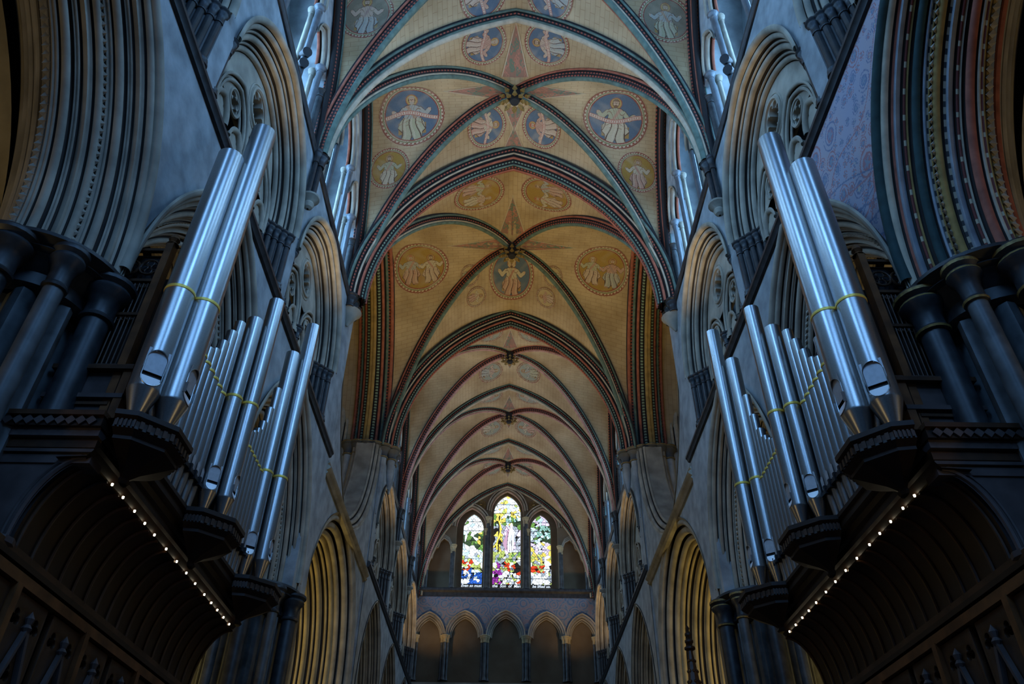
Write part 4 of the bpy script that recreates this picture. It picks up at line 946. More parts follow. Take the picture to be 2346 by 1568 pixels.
def paint(N, bg, seed, n_fig=1, scroll=True, ring_c=(0.26, 0.08, 0.05), ring_g=(0.20, 0.22, 0.10)):
    rng = np.random.default_rng(seed); g = (np.arange(N) + .5) / N * 2 - 1; P = np.stack(np.meshgrid(g, g, indexing='ij'), -1); r = np.hypot(P[..., 0], P[..., 1]); a = np.arctan2(P[..., 1], P[..., 0])
    img = np.zeros((N, N, 3)); img[:] = CREAM; img[r < 0.80] = bg
    robes = [(0.52, 0.46, 0.32), (0.50, 0.38, 0.28), (0.40, 0.40, 0.26), (0.48, 0.30, 0.22), (0.36, 0.38, 0.34)]; hairs = [(0.30, 0.16, 0.07), (0.20, 0.12, 0.07), (0.42, 0.36, 0.28), (0.40, 0.12, 0.06)]
    img[(np.abs(P[..., 0]) < 0.42) & (P[..., 1] < -0.25) & (P[..., 1] > -0.62) & (r < 0.8)] = (0.36, 0.22, 0.07)
    q = (None, (0.44, 0.30, 0.10))
    if n_fig == 1: robed(P, img, 0, -0.02, 0.82, robes[seed % 5], robes[(seed + 2) % 5], hairs[seed % 4], 1 if seed % 2 else -1, q)
    else:
        robed(P, img, -0.36, 0.0, 0.62, robes[seed % 5], robes[(seed + 1) % 5], hairs[seed % 4], 1, q); robed(P, img, 0.36, -0.02, 0.62, robes[(seed + 3) % 5], robes[(seed + 2) % 5], hairs[(seed + 2) % 4], -1, q)
    if scroll and n_fig == 1:
        y = P[..., 1] + 0.02 - 0.10 * np.sin(P[..., 0] * 3.4 + seed) ; b = (np.abs(y) < 0.055) & (np.abs(P[..., 0]) < 0.85); img[b] = (0.60, 0.50, 0.38)
        img[(np.abs(np.abs(y) - 0.055) < 0.012) & (np.abs(P[..., 0]) < 0.85)] = (0.42, 0.16, 0.12)
        img[b & (np.abs(y) < 0.028) & (np.sin(P[..., 0] * 90) > 0.35)] = (0.42, 0.16, 0.12)
    rg = (r > 0.80) & (r < 1.0); img[rg] = CREAM
    img[np.abs(r - 0.82) < 0.02] = ring_c; img[np.abs(r - 0.975) < 0.02] = ring_c; img[(r > 0.86) & (r < 0.90)] = ring_g
    img[(np.abs(r - 0.93) < 0.022) & (np.sin(a * 46 + r * 20) > 0)] = ring_c
    wear = np.zeros((N, N))
    for f_ in (2.3, 5.1, 11.7): wear += np.sin(P[..., 0] * f_ + rng.uniform(0, 6) + 2 * np.sin(P[..., 1] * f_ * 0.8 + rng.uniform(0, 6))) / 3
    k_ = np.clip(wear * 0.3 + 0.02, 0, 0.28)[..., None]; img = img * (1 - k_) + np.array(CREAM) * k_ * (1 - 0.1)
    img *= (1 + rng.normal(0, 0.06, (N, N)))[..., None]
    return np.clip(img, 0.01, 1), r < 1.0
def decal(name, N, img, msk, fn, org, label=None, cat='painting', group=None, parent=None):
    mb = MB(); NX, NY = img.shape[:2]; base = mb.add([fn(2 * i / NX - 1, 2 * j / NY - 1) for i in range(NX + 1) for j in range(NY + 1)])
    for i in range(NX):
        for j in range(NY):
            if msk[i, j]:
                a = base + i * (NY + 1) + j; mb.face((a, a + NY + 1, a + NY + 2, a + 1), 'painting', None, tuple(float(x) for x in img[i, j]))
    # drop unused vertices
    used = sorted({k for f in mb.f for k in f}); mp = {k: n for n, k in enumerate(used)}; mb.v = [mb.v[k] for k in used]; mb.f = [tuple(mp[k] for k in f) for f in mb.f]
    o = mb.build(name, parent, smooth=0, org=org if parent is None else None)
    if label: tag(o, label, cat, group)
    return o
BGB = (0.10, 0.15, 0.205); BGG = (0.36, 0.23, 0.05)
def arc_q(b, u):  # arc-like coordinate of y fraction u on the side cell
    return float(np.interp(u, LAT[b][1], LAT[b][0]))
GM = 'painted medallions on the vault'
def medS(b, s, xr, yc_world, rx, rq, bg, seed, nf, lab, N=128, **kw):
    yc = (YS[b] + YS[b + 1]) / 2; hb = (YS[b + 1] - YS[b]) / 2; v = (yc_world - yc) / hb; q0 = math.copysign(arc_q(b, abs(v)), v)
    img, m = paint(N, bg, seed, nf, **kw); f = lambda i, j: surf_S(b, s, xr + s * rx * i, q0 - rq * j)
    decal('painted_medallion', N, img, m, f, surf_S(b, s, xr, q0), lab, group=GM)
def medT(x, y, rx, ry, bg, seed, nf, lab, N=128, feet=-1, **kw):
    """feet: -1 heads towards the ridge"""
    sgn = 1 if x > 0 else -1; ax = abs(x); u0 = RV * (TM - math.acos(min(1, (ax + CV) / RV)))
    img, m = paint(N, bg, seed, nf, **kw)
    f = lambda i, j: surf_T(0, sgn * (u0 - rx * j) if feet < 0 else sgn * (u0 + rx * j), y + ry * i * sgn)
    decal('painted_medallion', N, img, m, f, surf_T(0, sgn * u0, y), lab, group=GM)
for s, x, lab, sd in ((-1, 3.70, 'left', 2), (1, 3.66, 'right', 5)):
    medS(2, s, x, 16.62, 1.17, 1.22, BGB, sd, 1, 'large blue painted roundel of a robed person, %s side of the bay before the crossing' % lab, N=150)
    medS(2, s, 4.48, 17.72, 0.72, 0.80, BGG, sd + 3, 1, 'small ochre painted roundel in the lower %s corner before the near crossing arch' % lab, scroll=False)
    medS(1, s, 4.50, 11.95, 0.80, 0.85, (0.22, 0.20, 0.14), sd + 7, 1, 'dark painted roundel cut by the top edge of the photo, upper %s' % lab, scroll=False)
    medS(3, s, 4.02, 24.62, 1.22, 1.30, BGG, sd + 1, 2, 'golden painted roundel of two seated people, %s side of the crossing' % lab, N=150)
    medT(s * 1.07, 13.85, 0.84, 0.90, BGB, sd + 4, 1, 'blue painted roundel above the boss nearest the camera, %s of the ridge' % lab)
    medT(s * 1.03, 17.22, 0.80, 0.86, BGB, sd + 6, 1, 'blue painted roundel just before the near crossing arch, %s of the ridge' % lab)
    medT(s * 1.07, 12.10, 0.84, 0.88, BGB, sd + 9, 1, 'painted roundel cut by the top edge of the photo, %s of the ridge' % lab)
    medT(s * 1.38, 20.35, 1.16, 1.02, BGG, sd + 8, 2, 'golden painted oval at the near end of the crossing, %s of the ridge' % lab)
    medT(s * 1.90, 25.30, 0.52, 0.55, (0.48, 0.38, 0.20), sd + 10, 1, 'little oval beside the central painted figure, upper %s one' % lab, N=64, scroll=False)
    medT(s * 1.62, 26.50, 0.52, 0.55, (0.48, 0.38, 0.20), sd + 11, 1, 'little oval beside the central painted figure, lower %s one' % lab, N=64, scroll=False)
    for y, nm in ((29.4, 'behind the far crossing arch'), (32.62, 'before the first thin rib'), (34.8, 'behind the first thin rib'), (38.22, 'before the second thin rib'), (40.45, 'behind the second thin rib'), (43.25, 'nearest the east window')):
        medT(s * 1.02, y, 0.70, 0.72, (0.30, 0.33, 0.26), int(y) + sd, 1, 'faded painted oval beyond the crossing, %s, %s of the ridge' % (nm, lab), N=56, scroll=False)
# the central figure of the crossing, on the ridge
img, m = paint(150, BGB, 13, 1, scroll=False)
def fc(i, j):
    u = 1.13 * i; return surf_T(0, u if abs(u) > 1e-6 else 1e-6, 25.45 - 1.62 * j)
decal('painted_medallion', 150, img, m, fc, (0, 25.4, 23.9), 'large painted oval of an enthroned robed person on the ridge beyond the crossing boss', group=GM)
# foliage triangles painted along the ridge and beside the bosses
def foliage(N, seed):
    rng = np.random.default_rng(seed); g = (np.arange(N) + .5) / N * 2 - 1; P = np.stack(np.meshgrid(g, g, indexing='ij'), -1); img = np.zeros((N, N, 3)); img[:] = (0.30, 0.17, 0.12)
    for k in range(60):
        c = rng.uniform(-1, 1, 2); r = rng.uniform(0.08, 0.20); d = np.hypot(*(np.moveaxis(P, -1, 0) - c[:, None, None])); a = np.arctan2(P[..., 1] - c[1], P[..., 0] - c[0])
        img[np.abs(d - r * (0.7 + 0.3 * np.cos(3 * a))) < 0.035] = (0.14, 0.20, 0.14) if k % 2 else (0.44, 0.20, 0.14)
    w_ = 1 - (P[..., 1] + 1) / 2
    m = np.abs(P[..., 0]) < w_ * 1.0 + 0.02; e = np.abs(np.abs(P[..., 0]) - w_) < 0.07; img[e] = (0.50, 0.42, 0.28); return img, m
GF = 'painted foliage wedges on the vault'
for y0, y1, hw, lab in ((15.3, 13.1, 0.52, 'just above the nearest boss'), (16.5, 17.6, 0.42, 'just below the nearest boss'), (22.9, 20.6, 0.60, 'just above the crossing boss'), (30.8, 29.2, 0.42, 'above the first boss beyond the crossing'), (31.7, 32.6, 0.36, 'below the first boss beyond the crossing'), (36.5, 35.0, 0.40, 'above the second boss beyond the crossing'), (37.4, 38.6, 0.36, 'below the second boss beyond the crossing'), (42.2, 40.5, 0.40, 'above the last boss before the east window'), (43.1, 44.6, 0.36, 'below the last boss before the east window'), (18.2, 17.3, 0.38, 'against the near crossing arch')):
    img, m = foliage(90, int(y0 * 7)); f = lambda i, j: surf_T(0, (hw * i) or 1e-6, y0 + (y1 - y0) * (j + 1) / 2)
    decal('painted_foliage', 90, img, m, f, (0, (y0 + y1) / 2, 23.9), 'red painted foliage wedge on the ridge %s' % lab, group=GF)
for b, yb in ((2, 15.9), (3, 23.6)):
    for s in (-1, 1):
        img, m = foliage(90, b * 10 + s); f = lambda i, j: surf_S(b, s, 0.45 + (2.1 if b == 2 else 2.4) * (j + 1) / 2 + 0.0, (0.42 * i) * (1) or 1e-6)
        decal('painted_foliage', 56, img, m, f, (s * 1.4, yb, 23.9), 'painted foliage wedge reaching %s from the %s boss' % ('left' if s < 0 else 'right', 'nearest' if b == 2 else 'crossing'), group=GF)
# scrollwork painted on the right wall between the near arches
def scrollwork():
    y0, y1, z0, z1, st = 4.4, 10.3, 7.5, 11.2, 0.022; NY, NZ = int((y1 - y0) / st), int((z1 - z0) / st); rng = np.random.default_rng(4)
    Y, Z = np.meshgrid(y0 + (np.arange(NY) + .5) * st, z0 + (np.arange(NZ) + .5) * st, indexing='ij'); img = np.zeros((NY, NZ, 3)); img[:] = (0.46, 0.43, 0.50)
    img += (0.03 * np.sin(Y * 3.1 + np.cos(Z * 2.3) * 2))[..., None] * np.array([1, 0.2, -0.6])
    cs = []
    for _ in range(6000):
        c = (rng.uniform(y0, y1), rng.uniform(z0, z1)); r = rng.choice([0.34, 0.26, 0.18, 0.12, 0.08])
        if all(math.hypot(c[0] - q[0], c[1] - q[1]) > (r + q[2]) * 0.90 for q in cs): cs.append((*c, r))
    for k, (cy, cz, r) in enumerate(cs):
        d = np.hypot(Y - cy, Z - cz); a = np.arctan2(Z - cz, Y - cy); near = d < r * 1.05
        sp_ = np.abs(((d / r * 2.6 - a / (2 * math.pi) + k * 0.37) % 1) - 0.5) < 0.17
        img[near & (d < r * 0.5)] = (0.20, 0.27, 0.40) if k % 3 else (0.44, 0.24, 0.27)
        img[near & sp_ & (d > r * 0.15)] = (0.46, 0.22, 0.22) if k % 2 else (0.22, 0.24, 0.36)
        pet = near & (d < r * (0.28 + 0.12 * np.cos(5 * a))); img[pet] = (0.50, 0.46, 0.42) if k % 4 == 0 else (0.30, 0.34, 0.42)
    for k in range(26):
        ph, am, c0 = rng.uniform(0, 6), rng.uniform(0.1, 0.35), rng.uniform(z0 - 2, z1 + 2); zz_ = c0 + (Y - y0) * rng.uniform(-0.9, 0.9) + am * np.sin(Y * 2.6 + ph); img[np.abs(Z - zz_) < 0.016] = (0.46, 0.24, 0.25) if k % 2 else (0.20, 0.24, 0.36)
    ext = np.ones(Y.shape, bool)
    for i in (0, 1):
        yc = (YS[i] + YS[i + 1]) / 2; hb = (YS[i + 1] - YS[i]) / 2; R = (hb * hb + AH * AH) / (2 * hb); c = R - hb
        ext &= ~(((np.abs(Y - yc) + c) ** 2 + (Z - SP) ** 2) < (R + 0.02) ** 2)
    return img, ext, (y0, y1, z0, z1)
img, m, (y0, y1, z0, z1) = scrollwork()
wr = bpy.data.objects['wall_right']
f = lambda i, j: (W - 0.006, y0 + (y1 - y0) * (i + 1) / 2, z0 + (z1 - z0) * (j + 1) / 2)
decal('painted_scrollwork', 0, img, m, f, None, parent=wr)

# ================================================================== THE TWO ORGAN CASES
def mouth(mb, cx, cy, r, phi, z0, z1, wide=0.62):
    """recessed pipe mouth: arched plate, black slit and bright lower lip, facing direction phi"""
    d = np.array([math.cos(phi), math.sin(phi)]); q = np.array([-d[1], d[0]]); w_ = (wide + 0.06) * r
    P = lambda a, o, z: (cx + d[0] * o + q[0] * a, cy + d[1] * o + q[1] * a, z)
    zs_ = z0 + (z1 - z0) * 0.28; zl = z0 + (z1 - z0) * 0.40; Q = lambda *p: (lambda n: mb.face(range(n, n + len(p)), p_m))(mb.add(p))
    p_m = 'pipe_flat'; Q(P(-w_, 0.735 * r, zl), P(w_, 0.735 * r, zl), P(w_, 0.86 * r, z1 + 0.02), P(-w_, 0.86 * r, z1 + 0.02))
    p_m = 'black'; Q(P(-w_, 0.60 * r, zl + 0.01), P(w_, 0.60 * r, zl + 0.01), P(w_, 0.60 * r, zs_ - 0.01), P(-w_, 0.60 * r, zs_ - 0.01))  # black strip painted for the shade inside the slit
    p_m = 'pipe_lip'; n = 8; lip = [P(-w_ * 0.97, 0.76 * r, zs_), P(w_ * 0.97, 0.76 * r, zs_)] + [P(w_ * 0.97 * math.cos(math.pi * k / n), (0.78 + 0.20 * math.sin(math.pi * k / n)) * r, zs_ - (zs_ - z0 + 0.01) * math.sin(math.pi * k / n)) for k in range(1, n)]
    Q(*lip)
    wr_ = wide * r; hh = wr_; ol = [(wr_ * math.cos(math.pi * k / 14), z1 - hh + hh * math.sin(math.pi * k / 14)) for k in range(15)] + [(-wr_ * math.cos(math.pi * k / 14), zs_ - (zs_ - z0) * math.sin(math.pi * k / 14)) for k in range(15)]; ol.append(ol[0])
    mb.tube([P(u, math.sqrt(r * r - u * u) + 0.001, z) for u, z in ol], 0.034 * r + 0.001, 6, 'pipe_metal', caps=False)
    for e in (-1, 1):
        p_m = 'pipe_metal'; Q(P(e * w_, 0.70 * r, zs_ - 0.03), P(e * w_, 0.98 * r, zs_ - 0.03), P(e * w_, 0.98 * r, zl + 0.05), P(e * w_, 0.70 * r, zl + 0.05))
def pipe(t, x, y, r, zb, zf, zt, zband, phi, mz=None):
    """one open metal pipe: conical foot from zb to zf, body to zt, with the mouth cut out of the body"""
    mb = MB(); big_ = r > 0.1; n = 72 if big_ else 16
    if not mz:
        mb.lathe((x, y, 0), [(r * 0.42, zb), (r * 0.96, zf - r * 0.3), (r, zf), (r, zt), (r * 0.94, zt), (r * 0.93, zt - 0.25, 'black'), (0, zt - 0.25, 'black')], n, 'pipe_metal')  # black disc below the rim painted for the dark bore
    else:
        z0, z1 = mz; zs = [z0 + (z1 - z0) * k / 22 for k in range(23)]
        prof = [(r * 0.26, zb), (r * 0.93, z0 - r * 0.22), (r * 0.99, z0 - r * 0.04)] + [(r, z) for z in zs] + [(r, zt), (r * 0.94, zt), (r * 0.93, zt - 0.25, 'black'), (0, zt - 0.25, 'black')]
        mb.lathe((x, y, 0), prof, n, 'pipe_metal'); wa = 0.62; h_ = wa * r
        keepf = []
        for k, f in enumerate(mb.f):
            c_ = np.mean([mb.v[i_] for i_ in f], axis=0); dx, dy = c_[0] - x, c_[1] - y; rad = math.hypot(dx, dy)
            lat = -dx * math.sin(phi) + dy * math.cos(phi); fr = dx * math.cos(phi) + dy * math.sin(phi)
            inside = rad > r * 0.985 and fr > 0 and abs(lat) < wa * r and z0 < c_[2] < z1
            if inside and c_[2] > z1 - h_: inside = (lat / (wa * r)) ** 2 + ((c_[2] - z1 + h_) / h_) ** 2 < 1
            zq = z0 + (z1 - z0) * 0.28
            if inside and c_[2] < zq: inside = (lat / (wa * r)) ** 2 + ((zq - c_[2]) / (zq - z0)) ** 2 < 1
            if not inside: keepf.append(k)
        mb.f = [mb.f[k] for k in keepf]; mb.m = [mb.m[k] for k in keepf]; mb.uv = [mb.uv[k] for k in keepf]; mb.c = [mb.c[k] for k in keepf]
    o = mb.build('pipe', t)
    mb = MB(); b = 0.026 if big_ else 0.024
    mb.lathe((x, y, zband), [(r, -b), (r + 0.007, -b * 0.8), (r + 0.010, 0), (r + 0.007, b * 0.8), (r, b)], 28, 'gold'); mb.build('gold_band', o)
    mb = MB()
    if mz: mouth(mb, x, y, r, phi, *mz)
    else:
        d = (math.cos(phi), math.sin(phi)); q = (-d[1], d[0]); w_ = 0.5 * r
        for za, zb_, off, mm in ((zf + 0.01, zf + r * 2.4, 0.0, 'pipe_flat'), (zf - 0.02, zf + 0.012, 0.002, 'black')):
            pts = [(-w_, za), (w_, za), (w_, zb_ - w_ if mm == 'pipe_flat' else zb_), (0, zb_), (-w_, zb_ - w_ if mm == 'pipe_flat' else zb_)]
            n0 = mb.add([(x + d[0] * (r * 1.0 + 0.004 + off) + q[0] * u, y + d[1] * (r * 1.0 + 0.004 + off) + q[1] * u, z) for u, z in pts]); mb.face(range(n0, n0 + 5), mm)
    mb.build('mouth', o)
    return o
def octo(cx, cy, r, s, n=8):
    """half-octagon outline bulging towards the choir (towards x = 0)"""
    pts = []
    for a in (-90, -67.5, -22.5, 22.5, 67.5, 90): pts.append((cx - s * r * math.cos(math.radians(a)), cy + r * math.sin(math.radians(a))))
    return pts
def organ(s):
    side = 'left' if s < 0 else 'right'
    t = thing('pipe_organ', 'organ case with tall grey metal pipes and gold bands above the %s choir stalls' % side, 'organ', (s * 4.6, 10.2, 4.1), 'the two facing organ cases')
    tow = [(7.70, 4.36, 4.12, .190, 9.39 , 10.36, 0.26, (5.06, 5.56)), (10.06, 4.32, 4.13, .130, 8.17, 8.77, 0.21, (5.0, 5.38)), (12.43, 4.40, 4.19, .135, 9.27, 10.17, 0.22, (5.04, 5.44))]
    for k, (cy, xn, xc, r, z1, z2, dy, mz) in enumerate(tow):
        for j, (x, y, zt, ph) in enumerate(((xn, cy - dy, z1, -52), (xc, cy, z2, 0), (xn, cy + dy, z1 - 0.1, 52))):
            phi = math.radians(180 - ph) if s > 0 else math.radians(ph)
            pipe(t, s * x, y, r, 4.62, mz[0] + 0.0, zt, 6.60, phi, mz)
    # flats between the towers
    for y0, y1, n, r, mid, top, w_ in ((8.13, 9.66, 9, .089, 8.86, [8.0, 7.7, 7.35, 7.05, 6.82, 6.95, 7.25, 7.6, 7.95], 5), (10.42, 12.04, 11, .076, 11.2, [8.25, 7.75, 7.35, 7.1, 6.95, 6.85, 6.95, 7.1, 7.35, 7.75, 8.3], 6)):
        for k in range(n):
            y = y0 + (y1 - y0) * k / (n - 1)
            o = pipe(t, s * 4.47, y, r, 4.5, 5.08, top[k], 6.55, 0 if s < 0 else math.pi)
        mb = MB(); mb.box(s * 4.35, s * 4.39, y0 - 0.1, y1 + 0.1, 5.00, 5.05, 'iron')
        for k in range(n + 1):
            y = y0 + (y1 - y0) * (k - 0.5) / (n - 1); mb.box(s * 4.33, s * 4.41, y - 0.022, y + 0.022, 4.97, 5.09, 'iron')
        mb.build('pipe_rail', t, smooth=0)
    # tower brackets
    for k, (cy, *_r) in enumerate(tow):
        mb = MB(); prof = [(0.0, 3.98), (0.07, 3.99), (0.09, 4.02), (0.07, 4.06), (0.16, 4.13), (0.34, 4.22), (0.46, 4.28), (0.50, 4.30), (0.50, 4.34), (0.58, 4.40), (0.56, 4.50), (0.62, 4.54), (0.62, 4.60), (0.0, 4.62)]
        rows = [[(x, y, z) for x, y in octo(s * 4.38, cy, r, s)] for r, z in prof]; mb.grid(rows, 'wood_dark'); o = mb.build('tower_bracket', t, smooth=15)
        mb = MB(); oc = octo(s * 4.38, cy, 0.575, s); rib = []
        for i in range(5):
            a, b = oc[i], oc[i + 1]; nx, ny = (a[0] + b[0]) / 2 - s * 4.38, (a[1] + b[1]) / 2 - cy; l_ = math.hypot(nx, ny); nx, ny = nx / l_, ny / l_
            for j in range(10):
                for q in (j / 10, (j + 0.98) / 10):
                    k_ = 0.022 if j % 2 else -0.002; rib.append((a[0] + (b[0] - a[0]) * q + nx * k_, a[1] + (b[1] - a[1]) * q + ny * k_))
        mb.grid([[(x, y, z) for x, y in rib] for z in (4.41, 4.50)], 'wood_brown'); mb.build('carved_frieze', o, smooth=0)
    # long beam below the pipes with its mouldings
    mb = MB(); pr = [(4.95, 4.10), (4.62, 4.12), (4.56, 4.20), (4.52, 4.22), (4.52, 4.30), (4.48, 4.33), (4.46, 4.40), (4.40, 4.44), (4.40, 4.52), (4.36, 4.55), (4.36, 4.60), (5.5, 4.60)]
    mb.grid([[(s * a, y, b) for a, b in pr] for y in (7.28, 13.05)], 'wood_dark')
    mb.build('front_beam', t, smooth=15)
    # cornice of the west end facing the camera
    mb = MB()
    for z0, z1, d, mm in ((4.06, 4.16, 0.00, 'wood_panel'), (4.18, 4.22, 0.03, 'wood_panel'), (4.24, 4.34, 0.02, 'wood_brown'), (4.36, 4.46, 0.07, 'wood_panel'), (4.46, 4.60, 0.12, 'wood_dark'), (4.58, 4.64, 0.16, 'wood_brown')):
        mb.box(s * (4.60 - d * 0.3), s * 5.62, 7.34 - d, 7.6, z0, z1, mm)
    for k in range(9): 
        x = s * (4.68 + 0.115 * k); mb.obox((x, 7.215, 4.52), (0.03, 0, 0.03), (0, 0.02, 0), (-0.03, 0, 0.03), 'wood_panel')
    mb.build('end_cornice', t, smooth=0)
    # panelled base of the case end
    mb = MB(); mb.box(s * 4.70, s * 5.62, 7.62, 7.75, 4.62, 5.60, 'wood_panel'); mb.box(s * 4.66, s * 5.62, 7.55, 7.62, 5.06, 5.12, 'wood_panel'); mb.box(s * 4.64, s * 5.62, 7.52, 7.62, 5.46, 5.52, 'wood_brown')
    mb.box(s * 4.66, s * 4.76, 7.56, 7.7, 4.62, 5.55, 'wood_rail'); mb.box(s * 4.82, s * 5.5, 7.585, 7.62, 4.72, 4.76, 'wood_brown'); mb.box(s * 4.82, s * 5.5, 7.585, 7.62, 4.98, 5.02, 'wood_brown'); mb.build('panelled_base', t, smooth=0)
    # traceried grille
    mb = MB(); 
    for k in range(12): x = s * (4.92 + 0.058 * k); mb.tube([(x, 7.68, 5.58), (x, 7.68, 7.0)], 0.011, 6, 'wood_brown')
    for z in (5.58, 6.42, 7.02, 7.6): mb.box(s * 4.86, s * 5.6, 7.65, 7.71, z, z + 0.045, 'wood_brown')
    for k in range(9): ring(mb, lambda q: (s * q[0], 7.68, q[1]), 4.96 + 0.075 * k, 6.38, 0.03, 0.009, 'wood_brown', 10); ring(mb, lambda q: (s * q[0], 7.68, q[1]), 4.96 + 0.075 * k, 6.95, 0.03, 0.009, 'wood_brown', 10)
    for a_, b_ in ((5.05, 7.3), (5.32, 7.3)): ring(mb, lambda q: (s * q[0], 7.68, q[1]), a_, b_, 0.13, 0.018, 'wood_brown', 18); mb2 = [mb.tube([(s * (a_ + 0.07 * math.cos(g_) + 0.05 * math.cos(h_)), 7.68, b_ + 0.07 * math.sin(g_) + 0.05 * math.sin(h_)) for h_ in [2 * math.pi * j / 10 for j in range(11)]], 0.009, 5, 'wood_brown', caps=False) for g_ in (0, 1.57, 3.14, 4.71)]
    mb.box(s * 4.9, s * 5.6, 7.76, 7.8, 4.6, 7.6, 'black'); mb.build('grille', t)  # black sheet added behind the bars, painting the inside dark
    mb = MB(); mb.box(s * 4.80, s * 4.90, 7.60, 7.74, 4.62, 7.72, 'wood_rail'); mb.lathe((s * 4.85, 7.67, 7.72), [(0.09, 0), (0.05, 0.05), (0.08, 0.10), (0.05, 0.18), (0, 0.24)], 10, 'wood_rail'); mb.build('corner_post', t, smooth=20)
    # body of the case, plus a black box added to darken the arch behind
    mb = MB(); mb.box(s * 4.80, s * 6.6, 7.75, 12.9, 4.62, 6.9, 'wood_dark'); mb.box(s * 5.35, s * 6.6, 9.0, 12.75, 6.9, 8.3, 'black'); mb.build('case_body_and_shade', t, smooth=0)
    for y in (8.95, 9.05, 11.3):
        mb = MB(); mb.tube([(s * 4.9, y, 6.8), (s * 4.9, y, 7.5)], 0.03, 8, 'pipe_metal'); mb.build('inner_pipe', t)
    return t
for s in (-1, 1): organ(s)

# ================================================================== CHOIR STALLS
def gable(cx, w_, z0):
    return [(cx - w_, z0), (cx + w_, z0), (cx, z0 + 0.95)]
for s in (-1, 1):
    side = 'left' if s < 0 else 'right'
    t = thing('choir_stalls', 'dark carved oak stall canopies with a ribbed cove below the %s organ' % side, 'stalls', (s * 5.1, 10.5, -EYE), 'canopied choir stalls')
    # ribbed cove between canopy rail and organ beam
    arc = []
    for k in range(13):
        a = math.pi / 2 * k / 12; arc.append((5.12 - 0.50 * (1 - math.cos(a)), 3.16 + 0.94 * math.sin(a)))
    mb = MB(); mb.grid([[(s * a, y, b) for a, b in arc] for y in (7.42, 13.1)], 'wood_dark'); mb.build('cove', t)
    for k in range(18):
        y = 7.5 + k * 0.325; mb = MB(); mb.tube([(s * (a - 0.012), y, b - 0.005) for a, b in arc], 0.022, 6, 'wood_brown'); mb.build('cove_rib', t)
    # arched end board of the cove
    mb = MB(); pts = [(5.62, 3.1), (5.62, 4.08), (4.62, 4.08)] + [(a, b) for a, b in arc[::-1]]
    for y in (7.36, 7.44):
        n = mb.add([(s * a, y, b) for a, b in pts]); mb.face(range(n, n + len(pts)), 'wood_panel')
    mb.tube([(s * (a + 0.03), 7.35, b + 0.03) for a, b in arc], 0.03, 6, 'wood_panel'); mb.tube([(s * (a + 0.10), 7.36, b + 0.06) for a, b in arc], 0.02, 6, 'wood_panel'); mb.build('end_board', t)
    mb = MB(); mb.lathe((s * 5.22, 7.36, 2.9), [(0.04, 0), (0.10, 0.05), (0.07, 0.1), (0.12, 0.2), (0.16, 0.24), (0.16, 0.30), (0, 0.30)], 10, 'wood_panel'); mb.build('corbel', t)
    # rails
    for z, hh, d, mm in ((3.14, 0.035, 0.03, 'wood_brown'), (2.94, 0.055, 0.05, 'wood_rail'), (3.06, 0.03, 0.06, 'wood_dark')):
        mb = MB(); mb.box(s * (5.12 - d), s * 5.2, 5.0, 18.2, z - hh, z + hh, mm); mb.build('canopy_rail', t, smooth=0)
    mb = MB(); mb.box(s * 5.2, s * 5.3, 5.0, 18.3, -EYE, 3.2, 'wood_dark'); mb.build('back_panelling', t, smooth=0)
    mb = MB(); mb.box(s * 4.2, s * 5.2, 5.0, 18.3, -EYE, -EYE + 0.25, 'wood_dark'); mb.build('platform', t, smooth=0)
    for k in range(9):
        y = 4.55 + k * 1.63 + 0.02; yy = 9.40 + (k - 3) * 1.63
        if yy < 5.0 or yy > 18.3: continue
        mb = MB(); mb.box(s * 5.06, s * 5.2, yy - 0.05, yy + 0.05, -EYE, 2.9, 'wood_rail'); mb.build('post', t, smooth=0)
    for k in range(-2, 9):
        for h in (0, 1):
            yc = 9.40 + k * 1.63 + 0.41 + 0.815 * h
            if yc < 5.2 or yc > 17.9: continue
            outer = [(-0.34, 0.2), (0.34, 0.2), (0.34, 2.86), (-0.34, 2.86)]
            holes = [foil(0, 1.72, 0.15, 4, 0.9, math.pi / 4), foil(-0.2, 2.62, 0.09, 3, 0.9, math.pi / 2), foil(0.2, 2.62, 0.09, 3, 0.9, math.pi / 2), trefoil_head(-0.14, 1.15, 0.11, 0.2, 0.3), trefoil_head(0.14, 1.15, 0.11, 0.2, 0.3), foil(0, 2.12, 0.09, 3, 0.9, math.pi / 2)]
            pl = lambda q: (s * (5.15 + q[2]), yc + q[0], q[1])
            o = plate('tracery_panel', outer, holes, 0.05, 0.008, pl, 'wood_brown', t)
            mb = MB()
            for e in (-1, 1): mb.obox((s * 5.08, yc + e * 0.17, 2.05), (0.03, 0, 0), (0, e * -0.165, 0.50), (0, 0.022, 0.008), 'wood_panel')
            ring(mb, lambda q: (s * 5.10, yc + q[0], q[1]), 0, 1.72, 0.19, 0.022, 'wood_panel', 20)
            mb.lathe((s * 5.08, yc, 2.5), [(0.02, 0), (0.06, 0.06), (0.03, 0.10), (0.05, 0.16), (0, 0.24)], 8, 'wood_panel'); mb.build('gable', o)
ORD = ['first', 'second', 'third', 'fourth', 'fifth', 'sixth', 'seventh', 'eighth', 'ninth', 'tenth', 'eleventh', 'twelfth', 'thirteenth', 'last']
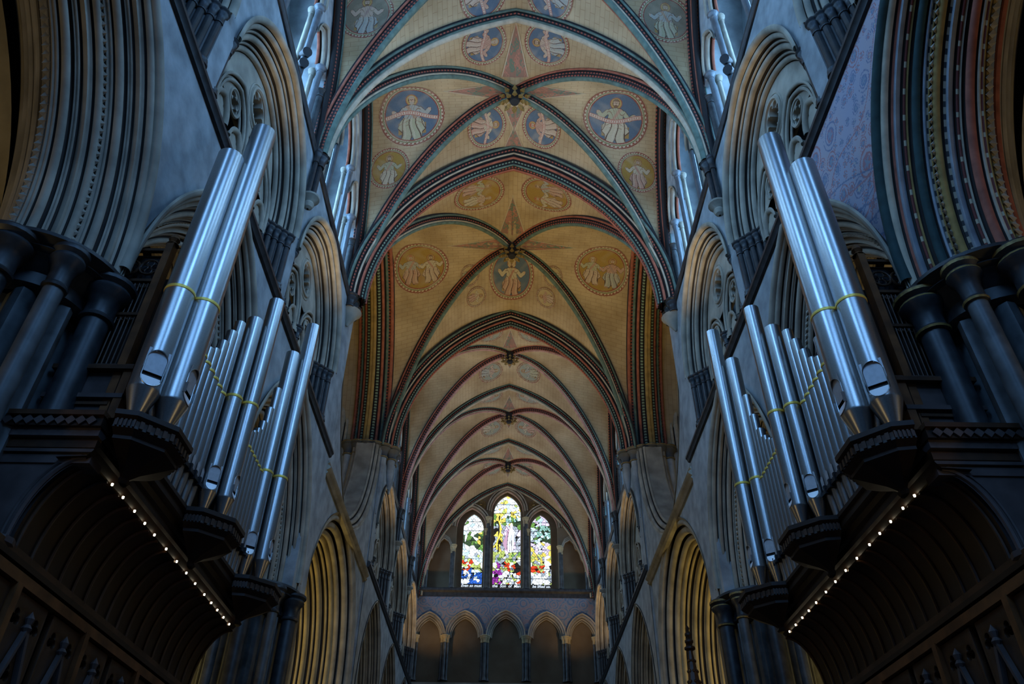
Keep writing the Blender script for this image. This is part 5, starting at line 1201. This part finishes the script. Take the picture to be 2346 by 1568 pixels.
# small lights in a line under each organ beam
for s in (-1, 1):
    ys = [7.90, 8.22, 8.58, 8.92, 9.26, 9.70, 10.12, 10.53, 10.93, 11.37, 11.72, 12.04, 12.38, 12.71]
    for kk, y in enumerate(ys):
        mb = MB(); mb.lathe((s * 4.585, y, 4.08), [(0, 0), (0.008, 0.002), (0.013, 0.008), (0.013, 0.03), (0, 0.03)], 10, 'bulb'); o = mb.build('downlight', org=(s * 4.585, y, 4.08))
        tag(o, 'tiny bright bulb under the %s organ beam, %s in its row from the near end' % ('left' if s < 0 else 'right', ORD[kk]), 'light', 'bulbs under the %s organ' % ('left' if s < 0 else 'right'))

# black twin spotlights clamped to the clerestory shafts
for s in (-1, 1):
    side = 'left' if s < 0 else 'right'; t = thing('twin_spotlight', 'pair of small black spotlights among the %s clerestory shafts' % side, 'spotlight', (s * 5.6, 11.2, 17.9), 'black spotlights')
    mb = MB(); mb.tube([(s * 5.6, 11.2, 18.5), (s * 5.6, 11.2, 17.6)], 0.03, 8, 'iron'); mb.build('bracket', t)
    for z in (18.35, 17.85):
        mb = MB(); mb.tube([(s * 5.72, 11.28, z + 0.1), (s * 5.6, 11.15, z), (s * 5.42, 10.95, z - 0.15)], [0.08, 0.12, 0.13], 12, 'iron'); mb.build('lamp_head', t)

# spire of the bishop's throne on the right, its tip rising into the picture
t = thing('throne_spire', 'slim brown wooden spire with a knobbed finial beyond the right organ', 'spire', (4.3, 18.6, -EYE))
mb = MB(); mb.lathe((4.3, 18.6, 0), [(0.34, 2.5), (0.30, 3.4), (0.05, 5.55), (0, 5.56)], 8, 'wood_brown'); mb.build('spire', t, smooth=15)
mb = MB(); mb.lathe((4.3, 18.6, 5.5), [(0.03, 0), (0.13, 0.05), (0.13, 0.09), (0.05, 0.15), (0.10, 0.21), (0.10, 0.25), (0.04, 0.31), (0.08, 0.37), (0.08, 0.41), (0.03, 0.47), (0.05, 0.54), (0, 0.62)], 12, 'wood_dark'); mb.build('finial', t)
for a in range(8):
    mb = MB()
    for k in range(9):
        f_ = k / 9; r = 0.31 * (1 - f_) + 0.05 * f_; z = 3.4 + 2.1 * f_; an = math.pi / 4 * a; mb.lathe((4.3 + r * math.cos(an), 18.6 + r * math.sin(an), z), [(0, -0.03), (0.03, 0), (0.035, 0.03), (0, 0.06)], 6, 'wood_brown')
    mb.build('crocket_row', t)
mb = MB(); mb.lathe((4.3, 18.6, 0), [(0.5, -EYE), (0.5, 2.2), (0.36, 2.5)], 8, 'wood_dark'); mb.build('canopy', t, smooth=15)
